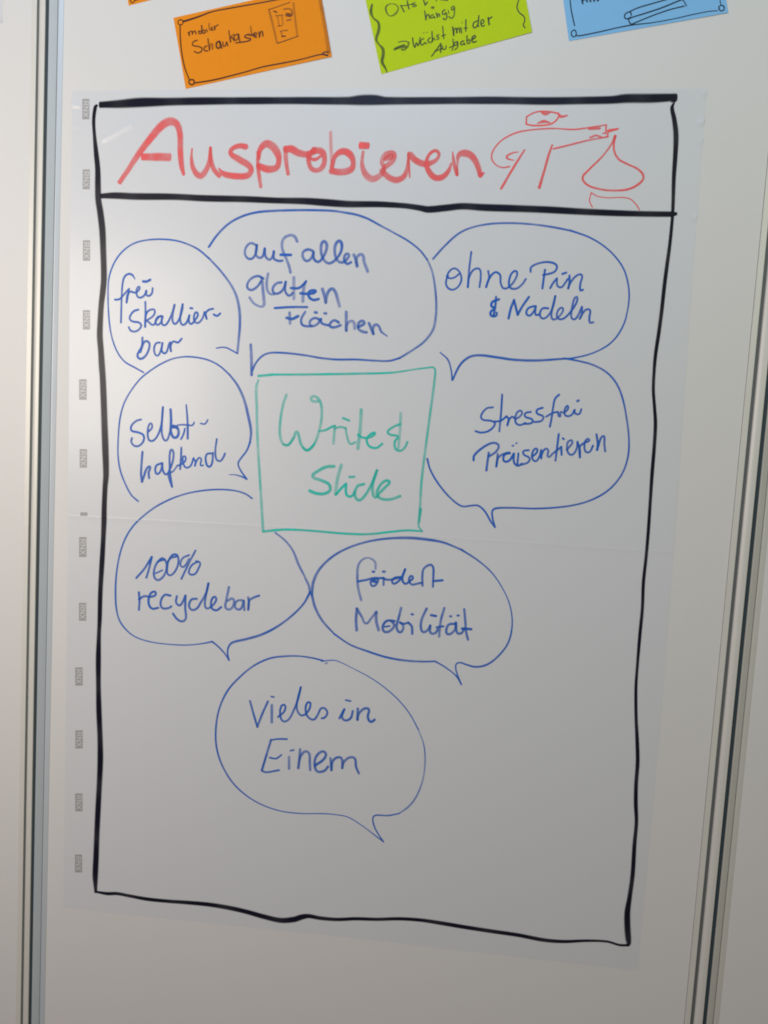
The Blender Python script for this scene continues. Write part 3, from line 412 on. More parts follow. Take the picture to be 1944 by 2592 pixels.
  (1,0.85,0,'409,1218,2.4 402.2,1216.7,2.4 399.5,1211.9,2.4 402.6,1209.9,2.4 409.8,1217,2.4 413.7,1227.5,2.4'),
  (1,0.85,0,'413.7,1227.5,2.4 411.1,1215.9,2.4 414.7,1210.8,2.4 419.8,1214.3,2.4 423.3,1218.3,2.4 420.9,1220.4,2.4 418.9,1215.7,2.4 422.2,1210.6,2.4 428.2,1211.8,2.4 433.4,1213.3,2.4'),
  (1,0.75,0,'434.8,1210.1,2.4 433.9,1222.2,2.4 435.3,1230.2,2.4 442.5,1234.9,2.4 445.7,1231.8,2.4 446.4,1223.1,2.4 446.7,1209.8,2.4'),
  (1,0.85,0,'446.7,1216.3,2.4 457.1,1218.1,2.4'),
  (1,0.6,0,'361.6,1152,3.1 360.2,1164.3,3.1 360.5,1177.4,3.1'),
  (1,0.6,0,'360.5,1177.4,3.1 366.9,1167.9,2.5 371.9,1160.9,2.5 377.6,1167.2,2.5 383.3,1175.1,3.1'),
  (1,0.6,0,'383.3,1175.1,3.1 383.9,1164.7,3.1 387.1,1154.4,3.1'),
  (1,0.7,0,'405.2,1166.4,2.7 396.1,1165.7,2.8 391.9,1159.1,2.8 393.7,1153.1,2.8 399.8,1153.9,2.8 405,1161,2.8 401.4,1166.1,2.8'),
  (1,0.7,0,'394.2,1158.6,2 399.7,1160.1,2'),
  (1,0.65,0,'411.8,1182.3,2.7 409.5,1169.8,2.7 407.8,1160.4,2.7 410.4,1154.2,2.8 414.2,1154.8,2.7 415.6,1161.1,2.7 412.1,1165.1,2.7'),
  (1,0.75,0,'411.3,1165.1,2.4 415.9,1163.9,2.4 421.1,1165.9,2.4'),
  (1,0.7,0,'421.5,1165.4,2.7 425.2,1161.9,2.7 426.4,1153.1,2.7'),
  (1,0.8,0,'424.3,1175.9,2.4 425.8,1175.9,2.4'),
  (1,0.65,0,'441.2,1183.9,2.7 436.6,1172,2.7 435.7,1162.7,2.7 438.3,1156.5,2.7 443.5,1158.5,2.7 446.5,1164.4,2.7'),
  (1,0.65,0,'446.5,1164.4,2.7 447.4,1156,2.7 452.7,1156.2,2.7 455.4,1161.3,2.7'),
  (1,0.85,0,'446.6,1176.7,2.6 452.4,1176.1,2.6'),
  (1,0.6,0,'461.3,1186.2,2.6 458.1,1170.7,2.6 457.4,1152.6,2.6'),
  (1,0.8,0,'453.8,1163.2,2.3 461.5,1164.9,2.3'),
  (1,0.7,0,'475.2,1169,2.6 467.1,1166.9,2.6 465.4,1157.5,2.6 469.2,1156.3,2.6 474.9,1162.1,2.6 475.5,1170.3,2.6'),
  (1,0.7,0,'475.5,1170.3,2.6 477.8,1158.6,2.6 482.6,1158.7,2.6 485,1163,2.6'),
  (1,0.8,0,'468.5,1177.2,2.3 469.7,1177.2,2.3'),
  (1,0.8,0,'476.8,1178.6,2.3 478.3,1178.8,2.3'),
  (1,0.65,0,'484,1186.5,2.6 486.1,1173,2.6 487.8,1160.9,2.6 490.5,1151.7,2.6'),
  (1,0.9,0,'483,1164,2.7 493.4,1164.1,2.7'),
 ]),
 ('poster','speech_bubble','blue','blue bubble reading Vieles in Einem',[
  (0,0.8,0,'324.1,1112.5,2.1 312.1,1114.4,2.1 295.6,1115.4,2 275.8,1113.4,2.3 259.3,1109.3,2.3 241.4,1099.1,2.3 225.2,1084.2,2.4 210.8,1066,2.4 201.5,1043.2,2.4 198.2,1019,2.4 199.9,995.2,2.4 207.6,973.7,2.4 222.1,952.8,2.1 241.5,937.6,1.9 262.3,928.6,1.7 284.5,924.2,1.5 308.1,924.2,1.5 331.4,926.7,1.5 348.1,927.3,1.3 363.1,925.9,1.3 380.1,917.6,1.3 397.3,906.7,1.5 407.5,900.1,1.7'),
  (0,0.8,0,'407.5,900.1,1.7 398.6,911.9,1.8 394,921.7,2 393.5,929.3,2 397.5,931.9,2 410.6,932.9,2 423.5,936.8,1.7'),
  (0,0.5,0,'423.5,936.8,2 434.4,946.5,2.3 443.3,960.9,2.1 449.3,981.7,2 450.4,1003.6,2 447.6,1023.3,1.6 440.1,1040.8,1.5'),
  (0,0.8,0,'440.1,1040.8,1.5 429.3,1058,1.5 415.5,1073.2,1.5 398.6,1086.5,1.3 381.8,1096.6,1.3 361.8,1105.5,1.1 346.7,1111.6,1.1 336.8,1114.1,1.3 322.1,1111.6,1.5'),
  (0,0.35,0,'326.9,1109.5,2.6 329.1,1110.1,2.3'),
  (1,0.7,0,'238.5,1055.9,2.5 243,1042,2.5 248.8,1025.3,2.5'),
  (1,0.7,0,'248.8,1025.3,2.5 254,1041.3,2.5 260.3,1057.5,2.5'),
  (1,0.5,0,'265.2,1053.4,3 266.1,1032.4,3'),
  (1,0.7,0,'263.9,1063.8,2 267.2,1063.5,2'),
  (1,0.8,0,'273.3,1039.8,2.3 280.5,1047.2,2.3 281,1054.8,2.3 276.9,1053.6,2.3 275.7,1043.4,2.3 279.4,1035.3,2.3 286,1037.6,2.3 292,1050,2.3 296.4,1063.8,2.3 299,1078.3,2.3'),
  (1,0.8,0,'299,1078.3,2.3 295.3,1058.7,2.3 296.6,1048.8,2.3 302.3,1044.3,2.3 309.5,1050.8,2.3 311.5,1060.2,2.3 308.2,1060.7,2.3 306,1054.7,2.3 308.1,1044.8,2.3 315.8,1040.5,2.3 320.8,1046.8,2.3 324.2,1054.7,2.3 328.6,1055.6,2.3 332.2,1050.4,2.3 329.2,1044.3,2.3 325.9,1043.1,2.3'),
  (1,0.8,0,'346.9,1045.2,2.5 352.1,1056.5,2.5'),
  (1,0.8,0,'352.1,1056.5,2.5 349.8,1047.1,2.5 353.6,1043.3,2.5 360,1046.4,2.5 362.3,1055.3,2.5'),
  (1,0.75,0,'353.1,1067.8,2 358.9,1067.1,2'),
  (1,0.7,0,'368,1058.8,2.8 368.3,1045.5,2.8'),
  (1,0.7,0,'368.3,1045.5,2.8 369.2,1052.3,2.8 375.7,1059.6,2.8 380.9,1059.2,2.8 380.3,1050,2.8 383.9,1044.5,2.8 388.6,1047.5,2.8'),
  (1,0.85,0,'285.4,1013.9,2 273.7,1012.8,2 265.4,1010.6,2'),
  (1,0.8,0,'266.2,1011.2,2.5 261.2,991.1,2.5 256.6,972.7,2.5'),
  (1,0.85,0,'256.7,971.9,2.2 262.1,970.7,2.2 277.4,974.9,2.2'),
  (1,0.8,0,'265.5,989,2 273.1,988.6,2 279.6,993.8,2'),
  (1,0.5,0,'288.9,992.2,3 289.6,977.8,3'),
  (1,0.7,0,'290.2,1000,2 294.3,1001.3,2'),
  (1,0.55,0,'301.8,1002.9,2.9 301.5,991.8,2.9 300.7,979.8,2.9'),
  (1,0.55,0,'300.7,979.8,2.9 302.3,992.7,2.9 307.7,1000.9,2.9 312.8,998.9,2.8 314.2,988,2.9 315.1,978.8,2.9'),
  (1,0.7,0,'321,985.3,2.9 329.8,992.6,2.8 333.1,1000.1,2.8 328.4,1003,2.8 321.3,995.5,2.8 320.2,985.2,2.9 323.9,978,2.9 332.1,979.7,2.8 336.3,985.2,2.8'),
  (1,0.65,0,'338.8,995.6,2.7 340.6,981.4,2.7'),
  (1,0.65,0,'340.6,981.4,2.7 341.4,991.6,2.7 346.1,997.2,2.7 351.9,996.9,2.7 353.4,985.2,2.7'),
  (1,0.65,0,'353.4,985.2,2.7 354.7,992.1,2.7 360.9,998.7,2.7 367.5,998.5,2.7 369.7,988.6,2.7 373.4,980.9,2.7'),
 ]),
 ('orange','border_line','brown','',[
  (0,0.8,0,'126.7,1826.9,0.9 124.2,1825.9,0.9 123.7,1823.6,0.9 125.5,1821.6,0.9 128.2,1821.6,0.9 129.5,1823.6,0.9 128.9,1826.1,0.9 126.7,1826.9,0.9'),
  (0,0.85,0,'129.8,1824.9,1.5 145.8,1829.6,1.3 162,1835.2,1 182.2,1839,1 209,1843.4,1 237,1848.3,1 262.1,1853.2,1 277.8,1856.5,1'),
  (0,0.7,0,'126.2,1821.3,1.1 127.1,1806.1,1.1 129.3,1790.9,1.1 133.3,1775.6,1.1 138.8,1763.1,1.1'),
  (0,0.85,0,'141.6,1763.1,1.1 138.9,1762.1,1.1 138.7,1759.6,1.1 140.8,1757.7,1.1 143.7,1758,1.1 144.8,1760.3,1.1 143.8,1762.6,1.1 141.6,1763.1,1.1'),
  (0,0.85,0,'144.5,1759.4,1.1 164.7,1762.4,1.1 185.1,1767.1,1.1 205.3,1772.3,1 222.7,1777.2,1 245.4,1781.4,1 265.3,1785.3,1 282.5,1789.6,1 289.1,1790.7,1 295.1,1789.6,1.3'),
  (0,0.7,0,'288.4,1790.7,1 291.6,1793.2,1 295.6,1793,1'),
  (0,0.22,0,'281.9,1855.1,3.1 285.9,1840.2,3.1 290.1,1822.9,3.1 293.6,1806.7,3.1 296.2,1793,3.1'),
 ]),
 ('orange','handwriting','brown','',[
  (0,0.6,0,'135.9,1813.4,1.1 137.3,1810.2,1.1'),
  (0,0.6,0,'137.3,1810.2,1.1 137,1812.8,1.1 139.8,1814.8,1.1 140.8,1811.6,1.1'),
  (0,0.6,0,'140.8,1811.6,1.1 141.1,1813.4,1.1 143.7,1814.8,1.1 144.9,1812,1.1'),
  (0,0.6,0,'148.1,1814.8,1.1 148.2,1812.4,1.1 150.8,1812.4,1.1 151,1814.3,1.1 148.1,1814.6,1.1'),
  (0,0.6,0,'151.1,1820.5,1.3 152.6,1812.8,1.1 155.6,1813.5,1.1 154.8,1815.9,1.1 152.5,1815.3,1.1'),
  (0,0.5,0,'156.8,1816.9,1 158,1814.1,1'),
  (0,0.5,0,'159.6,1822.9,1.1 160.6,1816.1,1.1 163.3,1817.7,1.1 163.4,1819.2,1.1 162.2,1818.4,1.1 162.5,1815.9,1.1 164.7,1816.1,1.1'),
  (0,0.6,0,'165.4,1820.1,1 166.4,1816.5,1'),
  (0,0.6,0,'166.4,1816.5,1 166.7,1819.3,1 170,1821.6,1'),
  (0,0.75,0,'146.3,1805.1,1 141.9,1803.1,1 141.6,1799.8,1 148.3,1798.4,1 152.3,1796.5,1 151.1,1792.7,1 146.8,1791.7,1 143.6,1793.3,1'),
  (0,0.65,0,'157.9,1799.1,1.1 154.9,1797.4,1.1 155.4,1794.2,1.1 159.1,1793.8,1.1'),
  (0,0.45,0,'158.9,1806.4,1.3 161.1,1795,1.3'),
  (0,0.45,0,'161.1,1795,1.3 161.4,1798.7,1.3 163.5,1801.4,1.3 164.6,1795.9,1.3'),
  (0,0.6,0,'171.7,1804,1.4 168.7,1802,1.4 169.8,1797.1,1.4 173.2,1797.9,1.4 172.6,1803.6,1.4'),
  (0,0.6,0,'172.6,1803.6,1.4 175,1797.1,1.4'),
  (0,0.45,0,'176.1,1803.2,1.3 176.7,1799.2,1.3 178.9,1799.2,1.3 180.3,1803.2,1.3'),
  (0,0.45,0,'180.3,1803.2,1.3 181.9,1799.6,1.3'),
  (0,0.45,0,'182.4,1815.3,1.2 184.8,1803.6,1.2'),
  (0,0.45,0,'184.8,1803.6,1.2 184.6,1808.1,1.2 188.4,1811.7,1.2'),
  (0,0.6,0,'185.9,1808.5,1.2 189.1,1804.9,1.2'),
  (0,0.6,0,'192.7,1811.7,1.3 189.3,1810.1,1.3 189.5,1805.7,1.3 192.7,1806.3,1.3 193.6,1811.3,1.3'),
  (0,0.6,0,'193.6,1811.3,1.3 195.4,1804.1,1.3'),
  (0,0.75,0,'205.7,1811.8,1 200.6,1809.3,1 204.6,1807.5,1 207.9,1806.4,1 204.7,1804.5,1 197.8,1803.3,1 190.9,1802.5,1'),
  (0,0.4,0,'207.1,1819.8,1.2 208.8,1809.8,1.2'),
  (0,0.75,0,'205.8,1810.4,1 211.3,1811.8,1'),
  (0,0.6,0,'211.4,1809.8,1.3 214.4,1812,1.2 212.3,1813.4,1.2 211,1809.8,1.3 214.1,1808.6,1.3'),
  (0,0.55,0,'216.6,1814,1.2 217.5,1808.8,1.2'),
  (0,0.55,0,'217.5,1808.8,1.2 218,1812.6,1.2 220,1814.8,1.2 221.4,1809.8,1.2'),
  (0,0.25,0,'227,1837.4,1.8 231.5,1823.5,1.8 237.6,1803,1.8'),
  (0,0.8,0,'238.3,1802.3,0.7 249.5,1805.9,0.7 261.1,1809.8,0.7'),
  (0,0.22,0,'254.1,1844.2,1.8 257.1,1826.7,1.8 260.2,1810.3,1.8'),
  (0,0.6,0,'227,1837.7,0.7 235.1,1840.2,0.7 250.2,1845.4,0.7'),
  (0,0.6,0,'232.7,1835.9,1.2 235.7,1834.8,1.2'),
  (0,0.6,0,'234.6,1831.1,0.7 243.1,1831.9,0.7'),
  (0,0.22,0,'237.1,1829.9,1.2 239.2,1820.9,1.2'),
  (0,0.22,0,'241.9,1830.7,1.2 243.6,1821.5,1.2'),
  (0,0.7,0,'237.7,1820.4,0.7 242.1,1820.7,0.7'),
  (0,0.5,0,'247.4,1832.4,2.8 251.3,1831.6,2.8'),
  (0,0.4,0,'243.7,1837.8,1.2 248.8,1838.6,1.2 252.3,1837,1.2 253.4,1832.3,1.2'),
  (0,0.45,0,'247.7,1826.3,1 252.3,1827.1,1'),
  (0,0.6,0,'240.9,1815,0.7 248.8,1816,0.7'),
  (0,0.3,0,'241.4,1814.3,1 243.1,1810.3,1'),
  (0,0.7,0,'242.9,1809.4,1 246.6,1809.9,1'),
 ]),
 ('green','border_line','darkgreen','wavy line down the left side',[
  (0,0.55,0,'341.3,1842.7,1.5 340.5,1835.3,2.3 343.4,1829.1,1.3 349.2,1824.2,1.8 350.2,1816.8,2.5 347.9,1806.9,2 350.8,1802,1.3 355.6,1797,2.3 356.4,1790.9,2.5 355.7,1783.4,2.3 359.4,1777.2,1.5 361.6,1772.9,0.9'),
 ]),
 ('green','border_line','darkgreen','wavy line down the right side',[
  (0,0.8,0,'498.5,1854.6,0.9 498.5,1847.4,0.9 497.3,1840.1,0.9 499.9,1834.7,0.9 505.2,1830.5,0.9 506.5,1826.3,0.9 505.2,1822,0.9 507.3,1819,0.9'),
 ]),
 ('green','handwriting','darkgreen','',[
  (0,0.6,0,'365.5,1843.2,0.6 361.3,1843.6,0.6 356.9,1840.9,1.3 357.2,1835.8,1.3 361.2,1831.2,0.8 366.9,1833,1.5 370.1,1838.1,1.1 368,1842.2,0.8 364.6,1843.5,0.6'),
  (0,0.8,0,'371.8,1841.9,0.7 377.2,1841.7,0.7 381.7,1842.7,0.7 387,1842.8,0.7'),
  (0,0.7,0,'373.2,1840.9,1 375.1,1838.1,1 376.7,1835.4,1'),
  (0,0.7,0,'379.4,1846.7,1 380.5,1842,1 381.9,1838.3,1'),
  (0,0.8,0,'388.1,1844.8,0.8 384.9,1843.2,0.8 389.7,1841.9,0.8 385.5,1840.6,0.8'),
  (0,0.65,0,'397,1847.5,1.1 399,1842.4,1.1'),
  (0,0.65,0,'399,1842.4,1.1 401.3,1845.2,1.1'),
  (0,0.7,0,'409.7,1849,0.8 411.1,1846.5,0.8'),
  (0,0.8,0,'415.1,1847.9,0.8 422.9,1847.1,0.8'),
  (0,0.75,0,'399,1836.2,1 400.8,1827.3,1'),
  (0,0.75,0,'400.8,1827.3,1 401.1,1830.7,1 403.3,1832.7,1 404.5,1828.7,1'),
  (0,0.75,0,'408.4,1832.3,1 405.9,1831.1,1 406.8,1828.9,1 409.4,1830.3,1'),
  (0,0.75,0,'409.4,1830.3,1 410.5,1829.1,1'),
  (0,0.5,0,'406.6,1839.8,1.8 408.2,1839.5,1.8'),
  (0,0.75,0,'411.4,1834.2,1 413.2,1829.9,1'),
  (0,0.75,0,'413.2,1829.9,1 413,1832.3,1 414.4,1833.4,1 415.6,1830.7,1'),
  (0,0.65,0,'420.7,1837.3,1.1 418.3,1835.8,1.1 418.9,1832.7,1.1 422.1,1834.2,1.1'),
  (0,0.65,0,'422.1,1834.2,1.1 423.2,1830.3,1.1 421.7,1827.2,1.1 419.3,1828.8,1.1'),
  (0,0.7,0,'424.3,1836.6,0.8 425,1833.8,0.8'),
  (0,0.65,0,'430,1841.1,1 427.5,1839.7,1 428.6,1837,1 430.8,1839.7,1'),
  (0,0.65,0,'430.8,1839.7,1 431,1833.4,1 429,1828.8,1 425.2,1830.5,1'),
  (0,0.75,0,'456.1,1826.1,1 452.2,1823.7,1 452.9,1819.1,1 456.5,1821,1 457.5,1831.5,1'),
  (0,0.75,0,'456.4,1821.8,1 458.1,1820.6,1'),
  (0,0.8,0,'460.4,1822.7,0.9 463.1,1824.9,0.9 461.7,1827.6,0.9 459.9,1824.9,0.9 461.4,1820.6,0.9 463.9,1821.4,0.9'),
  (0,0.8,0,'467.3,1829.6,1 469,1822.2,1'),
  (0,0.8,0,'469,1822.2,1 468.2,1827.6,1 471.4,1830,1'),
  (0,0.7,0,'430,1819.8,1.1 431.8,1811.2,1.1'),
  (0,0.7,0,'431.8,1811.2,1.1 431.8,1817.1,1.1 433.8,1818.6,1.1 434.9,1813.9,1.1'),
  (0,0.7,0,'434.9,1813.9,1.1 435.1,1817.1,1.1 437,1818.8,1.1 438,1814.3,1.1'),
  (0,0.7,0,'439,1819.3,0.9 440.2,1813.8,0.9'),
  (0,0.6,0,'439.8,1824.3,0.7 440.3,1823.9,0.7'),
  (0,0.75,0,'443.8,1827.2,1 444.6,1815.5,1'),
  (0,0.7,0,'442.4,1818.5,0.8 446,1818.8,0.8'),
  (0,0.65,0,'387.4,1808.3,1.1 390.5,1798.7,1.1 392,1803.6,1.1 393.9,1800.3,1.1 395.7,1808.9,1'),
  (0,0.65,0,'399.5,1807.7,1 396.7,1806,1 397.8,1801.1,1 401,1803.6,1'),
  (0,0.65,0,'401,1803.6,1 402.9,1802.4,1'),
  (0,0.5,0,'399,1813.8,0.7 399.7,1813.7,0.7'),
  (0,0.5,0,'402.3,1814.2,0.7 403.1,1814.1,0.7'),
  (0,0.65,0,'406.3,1808.4,1 404.1,1806,1 406.4,1803.5,1 409.1,1805.2,1'),
  (0,0.6,0,'408.1,1815,1 409.2,1804.8,1'),
  (0,0.6,0,'409.2,1804.8,1 409.9,1808.4,1 411.7,1806.6,1'),
  (0,0.65,0,'415.7,1811.9,1 413.3,1810.3,1 416.3,1808.4,1 413.8,1806.7,1'),
  (0,0.7,0,'419.3,1820.2,1 421.3,1808,1'),
  (0,0.7,0,'418.8,1810.6,0.8 423.1,1811.9,0.8'),
  (0,0.65,0,'409.3,1789.6,1.1 413.8,1795.8,1.1 418.4,1802.7,1.1'),
  (0,0.65,0,'418.4,1802.7,1.1 418.9,1793.5,1.1'),
  (0,0.7,0,'412.3,1794.8,1 420.3,1797.4,1'),
  (0,0.7,0,'420.1,1800.5,0.9 421.6,1796.6,0.9 424,1797.4,0.9 424.3,1800.4,0.9'),
  (0,0.55,0,'431.2,1807.3,1 432.1,1800.6,1 431,1795.9,1'),
  (0,0.7,0,'428.1,1798.6,0.9 432.9,1800.6,0.9'),
  (0,0.65,0,'435.9,1804.7,1 432.7,1803,1 434.9,1800.6,1 436.5,1804.1,1'),
  (0,0.65,0,'436.5,1804.1,1 436.8,1799.1,1 433.6,1796.3,1'),
  (0,0.7,0,'443,1805.4,1 440,1804.4,1 440.6,1801.3,1 443.4,1803,1'),
  (0,0.7,0,'443.4,1803,1 444.5,1801.8,1'),
  (0,0.7,0,'446.1,1810.8,1 447.1,1802.9,1 449.6,1803.8,1 449.3,1806.8,1 447.3,1806,1'),
  (0,0.8,0,'451.7,1806.9,1 455.2,1809.1,1 454.3,1811.1,1 451.6,1808.5,1 452.7,1804.4,1 456.4,1805,1'),
  (0,0.8,0,'372.3,1804.1,0.7 379.3,1805.1,0.7 383.6,1803.9,0.7'),
  (0,0.4,0,'383.6,1803.5,1.5 383,1800,1.5 379,1796,1.5 376.5,1796.4,1.5'),
  (0,0.45,0,'369.1,1797.2,2.1 374.7,1798.8,2.1 380.5,1799.4,2.1'),
  (0,0.5,0,'368.2,1796,1.3 372.2,1798.8,1.3 378.7,1801.2,1.3'),
 ]),
 ('blue','marker_drawing','darkblue','',[
  (0,0.9,0,'549.8,1858.8,0.9 552.3,1847.3,0.9 554.7,1835.8,0.9 559,1821.6,0.9'),
  (0,0.9,0,'558.6,1817.1,0.9 556.3,1815.1,0.9 556.5,1812.3,0.9 558.6,1810.2,0.9 561,1811.3,0.9 561.3,1814.2,0.9 560.1,1816.6,0.9 558.6,1817.1,0.9'),
  (0,0.9,0,'561.3,1811.6,0.9 564.5,1811.2,0.9 585,1815.2,0.9 604.3,1819.6,0.9 618.8,1822.3,0.9 638.1,1824.4,0.7 662,1828.7,0.7 680.9,1833,0.7 695.9,1835.8,0.6 703.6,1836.3,0.6'),
  (0,0.9,0,'616.2,1830.1,0.9 613.4,1828.4,0.9 610.6,1829.1,0.9 609.9,1832.2,0.9 612.9,1834.9,0.9 615.6,1835.1,0.9 616.8,1832,0.9'),
  (0,0.9,0,'614.3,1835.3,0.9 622.3,1839.1,0.9 636.5,1843.4,0.9 649.7,1847.2,0.9 678.8,1856.1,0.9'),
  (0,0.9,0,'613.4,1828.2,1 619.1,1830.3,1 632.4,1834.4,1 646.5,1839.1,1 667.1,1847.6,1 679.1,1852.3,1'),
  (0,0.9,0,'617.8,1822.9,0.9 628.1,1827.3,0.9 642.2,1833,0.9 656.3,1837.7,0.9 669.6,1841,0.9'),
  (0,0.7,0,'614.4,1827.7,0.9 615.7,1824.4,0.9 618,1822.7,0.9'),
  (0,0.5,0,'667.9,1847.2,1.1 670.2,1844.3,1.1 671.9,1841.3,1.1'),
 ]),
 ('blue','handwriting','darkblue','',[
  (0,0.9,0,'563.7,1850.2,1.2 565.8,1843.7,1.2'),
  (0,0.9,0,'565.5,1846.8,1.2 568.8,1848,1.2 570.3,1845.6,1.2'),
  (0,0.9,0,'572.5,1848.2,1.2 573.9,1845.8,1.2'),
  (0,0.9,0,'575.9,1848.7,1.2 577.6,1846.1,1.2'),
  (0,0.9,0,'580.5,1846.9,1.2 581.7,1846.7,1.2'),
 ]),
 ('blue','marker_drawing','darkblue','',[
  (0,0.85,0,'707.3,1841.8,0.7 705.1,1840.8,0.9 705.1,1838,0.9 707.3,1836.2,0.9 709.7,1836.9,0.9 710.2,1839.7,0.9 708.6,1841.5,0.9 707.3,1841.8,0.9'),
  (0,0.7,0,'704,1852.7,0.7 705.2,1847.1,0.7 706.6,1842,0.7'),
 ]),
 ('orangetop','border_line','brown','',[
  (0,0.8,0,'69.9,1849.4,0.8 68,1848.2,0.8 67.8,1846.4,0.8 69.2,1845.1,0.8 71.4,1845.4,0.8 72.5,1847.4,0.8 71.6,1849.2,0.8 69.9,1849.4,0.8'),
  (0,0.85,0,'72.5,1847.3,0.9 89,1851.7,0.9 123.1,1860.4,0.9'),
  (0,0.8,0,'69.4,1849.2,0.9 67.2,1863.1,0.9'),
 ]),
]
FILM_TOP = [(0.9, 1749.1), (102.8, 1752.0), (327.9, 1755.1), (541.4, 1757.4), (700.1, 1758.6)]
FILM_LEFT = [(0.9, 1749.1), (2.5, 1542.1), (6.9, 1262.4), (8.2, 1071.4), (11.0, 769.3)]
FILM_RIGHT = [(700.1, 1758.6), (701.5, 1648.1), (703.5, 1524.5), (709.3, 1268.0), (711.9, 1070.1), (711.0, 778.9)]
FILM_BOTTOM = [(11.0, 769.3), (42.1, 769.3), (229.9, 772.5), (385.4, 775.9), (553.1, 777.0), (711.0, 778.9)]
SEAM = [(6.9, 1262.4), (55.0, 1262.8), (255.3, 1266.0), (440.6, 1267.3), (577.9, 1267.9), (709.3, 1268.0)]
MARKS = [[(13.4, 1741.0), (21.9, 1741.1), (22.4, 1718.7), (13.9, 1718.6), 0], [(15.6, 1663.2), (24.3, 1663.4), (24.8, 1641.2), (16.1, 1641.0), 0], [(17.8, 1583.8), (26.4, 1584.1), (27.0, 1560.9), (18.3, 1560.6), 0], [(19.6, 1504.3), (28.3, 1504.7), (28.9, 1482.5), (20.1, 1482.1), 0], [(16.8, 1424.3), (26.1, 1424.8), (26.6, 1400.8), (17.4, 1400.4), 0], [(19.4, 1342.4), (28.5, 1342.9), (29.0, 1320.9), (19.9, 1320.4), 0], [(21.9, 1267.2), (30.8, 1267.8), (30.9, 1263.5), (22.0, 1262.9), 1], [(21.1, 1237.4), (30.2, 1238.1), (30.8, 1214.0), (21.6, 1213.3), 0], [(22.7, 1157.6), (31.9, 1158.3), (32.4, 1136.3), (23.2, 1135.5), 0], [(19.7, 1077.5), (29.2, 1078.4), (29.8, 1055.8), (20.2, 1054.9), 0], [(21.7, 998.8), (31.1, 999.7), (31.6, 976.8), (22.2, 975.8), 0], [(23.2, 918.7), (32.7, 919.7), (33.2, 896.8), (23.8, 895.8), 0], [(24.8, 840.0), (34.0, 841.0), (34.5, 817.9), (25.3, 816.8), 0]]
ORANGE = [(118.3, 1828.9), (135.1, 1753.2), (299.8, 1788.6), (282.0, 1863.2)]
GREEN = [(330.5, 1859.8), (355.5, 1770.7), (515.1, 1814.8), (492.9, 1898.3)]
BLUE = [(537.3, 1883.8), (554.5, 1806.0), (714.6, 1834.5), (697.1, 1905.2)]
ORANGETOP = [(49.5, 1917.0), (65.7, 1842.2), (230.1, 1880.2), (212.8, 1950.0)]
RIDGES = [[(1.7, 1734.8), (9.7, 1734.0)], [(39.9, 1697.1), (73.7, 1715.0)], [(702.9, 1726.8), (696.3, 1724.3)], [(703.4, 1707.9), (698.4, 1705.4)], [(1.8, 1726.5), (6.1, 1726.2)], [(3.6, 1711.3), (7.4, 1711.0)], [(704.0, 1629.4), (700.1, 1627.3)], [(700.1, 1753.4), (696.1, 1754.2)]]
PAN = [(-87.2, 1826.6), (45.2, 1262.6)]
PX, PZ = -85.0, 1823.6

# ---------------------------------------------------------------- the wall: panels in octagonal posts
XL, XR, TOPZ, BOTZ = -0.02775, 0.78945, 2.5, 0.0
PITCH = XR - XL
def box_mesh(x0, x1, y0, y1, z0, z1, bev=0.0):
    v = [(x0, y0, z0), (x1, y0, z0), (x1, y1, z0), (x0, y1, z0), (x0, y0, z1), (x1, y0, z1), (x1, y1, z1), (x0, y1, z1)]
    f = [(0, 3, 2, 1), (4, 5, 6, 7), (0, 1, 5, 4), (1, 2, 6, 5), (2, 3, 7, 6), (3, 0, 4, 7)]
    return v, f
def wall_panel(xa, xb, label):
    v, f = box_mesh(xa, xb, 0.0, 0.0036, BOTZ, TOPZ)
    o = mesh_obj('wall_panel', v, f, M_PANEL)
    return tag(o, label, 'wall panel', 'white panels of the partition wall')
wall_panel(XL + 0.01695, XR - 0.0215, 'wide white wall panel between the two posts, behind the poster and cards')
wall_panel(XL - PITCH + 0.01695, XL - 0.0215, 'white wall panel on the far side of the left post')
wall_panel(XR + 0.01695, XR + PITCH - 0.0215, 'shaded white wall panel on the far side of the right post')

PROF_A = [(-21.0, -3.4), (-21.0, 0.9), (-20.7, 1.2), (-15.3, 1.3), (-14.9, 1.1), (-14.8, -3.0), (-11.0, -3.0), (-10.9, 2.4), (-10.6, 2.8),
          (-8.6, 4.6), (-7.2, 5.1), (-6.2, 5.2), (-3.0, 5.2), (-2.5, 4.9), (-2.4, -1.0), (0.0, -1.0), (0.0, -14), (-14, -14)]
PROF_B = [(0.0, -1.0), (2.2, -1.0), (2.3, 5.4), (2.7, 5.5), (6.0, 3.4), (9.2, 1.3),
          (9.8, 0.9), (10.0, -2.0), (10.9, -2.0), (11.2, 1.6), (12.2, 1.5), (15.5, 0.6), (16.8, 0.2), (16.9, -3.4), (14, -14), (0.0, -14)]
def extrude(prof, mat, name, root):
    n = len(prof); v = []
    for z in (0.0, TOPZ - BOTZ + 0.004): v += [(px / 1000, -pz / 1000, z) for px, pz in prof]
    f = [((i + 1) % n, i, n + i, n + (i + 1) % n) for i in range(n)]
    return mesh_obj(name, v, f, mat, root)
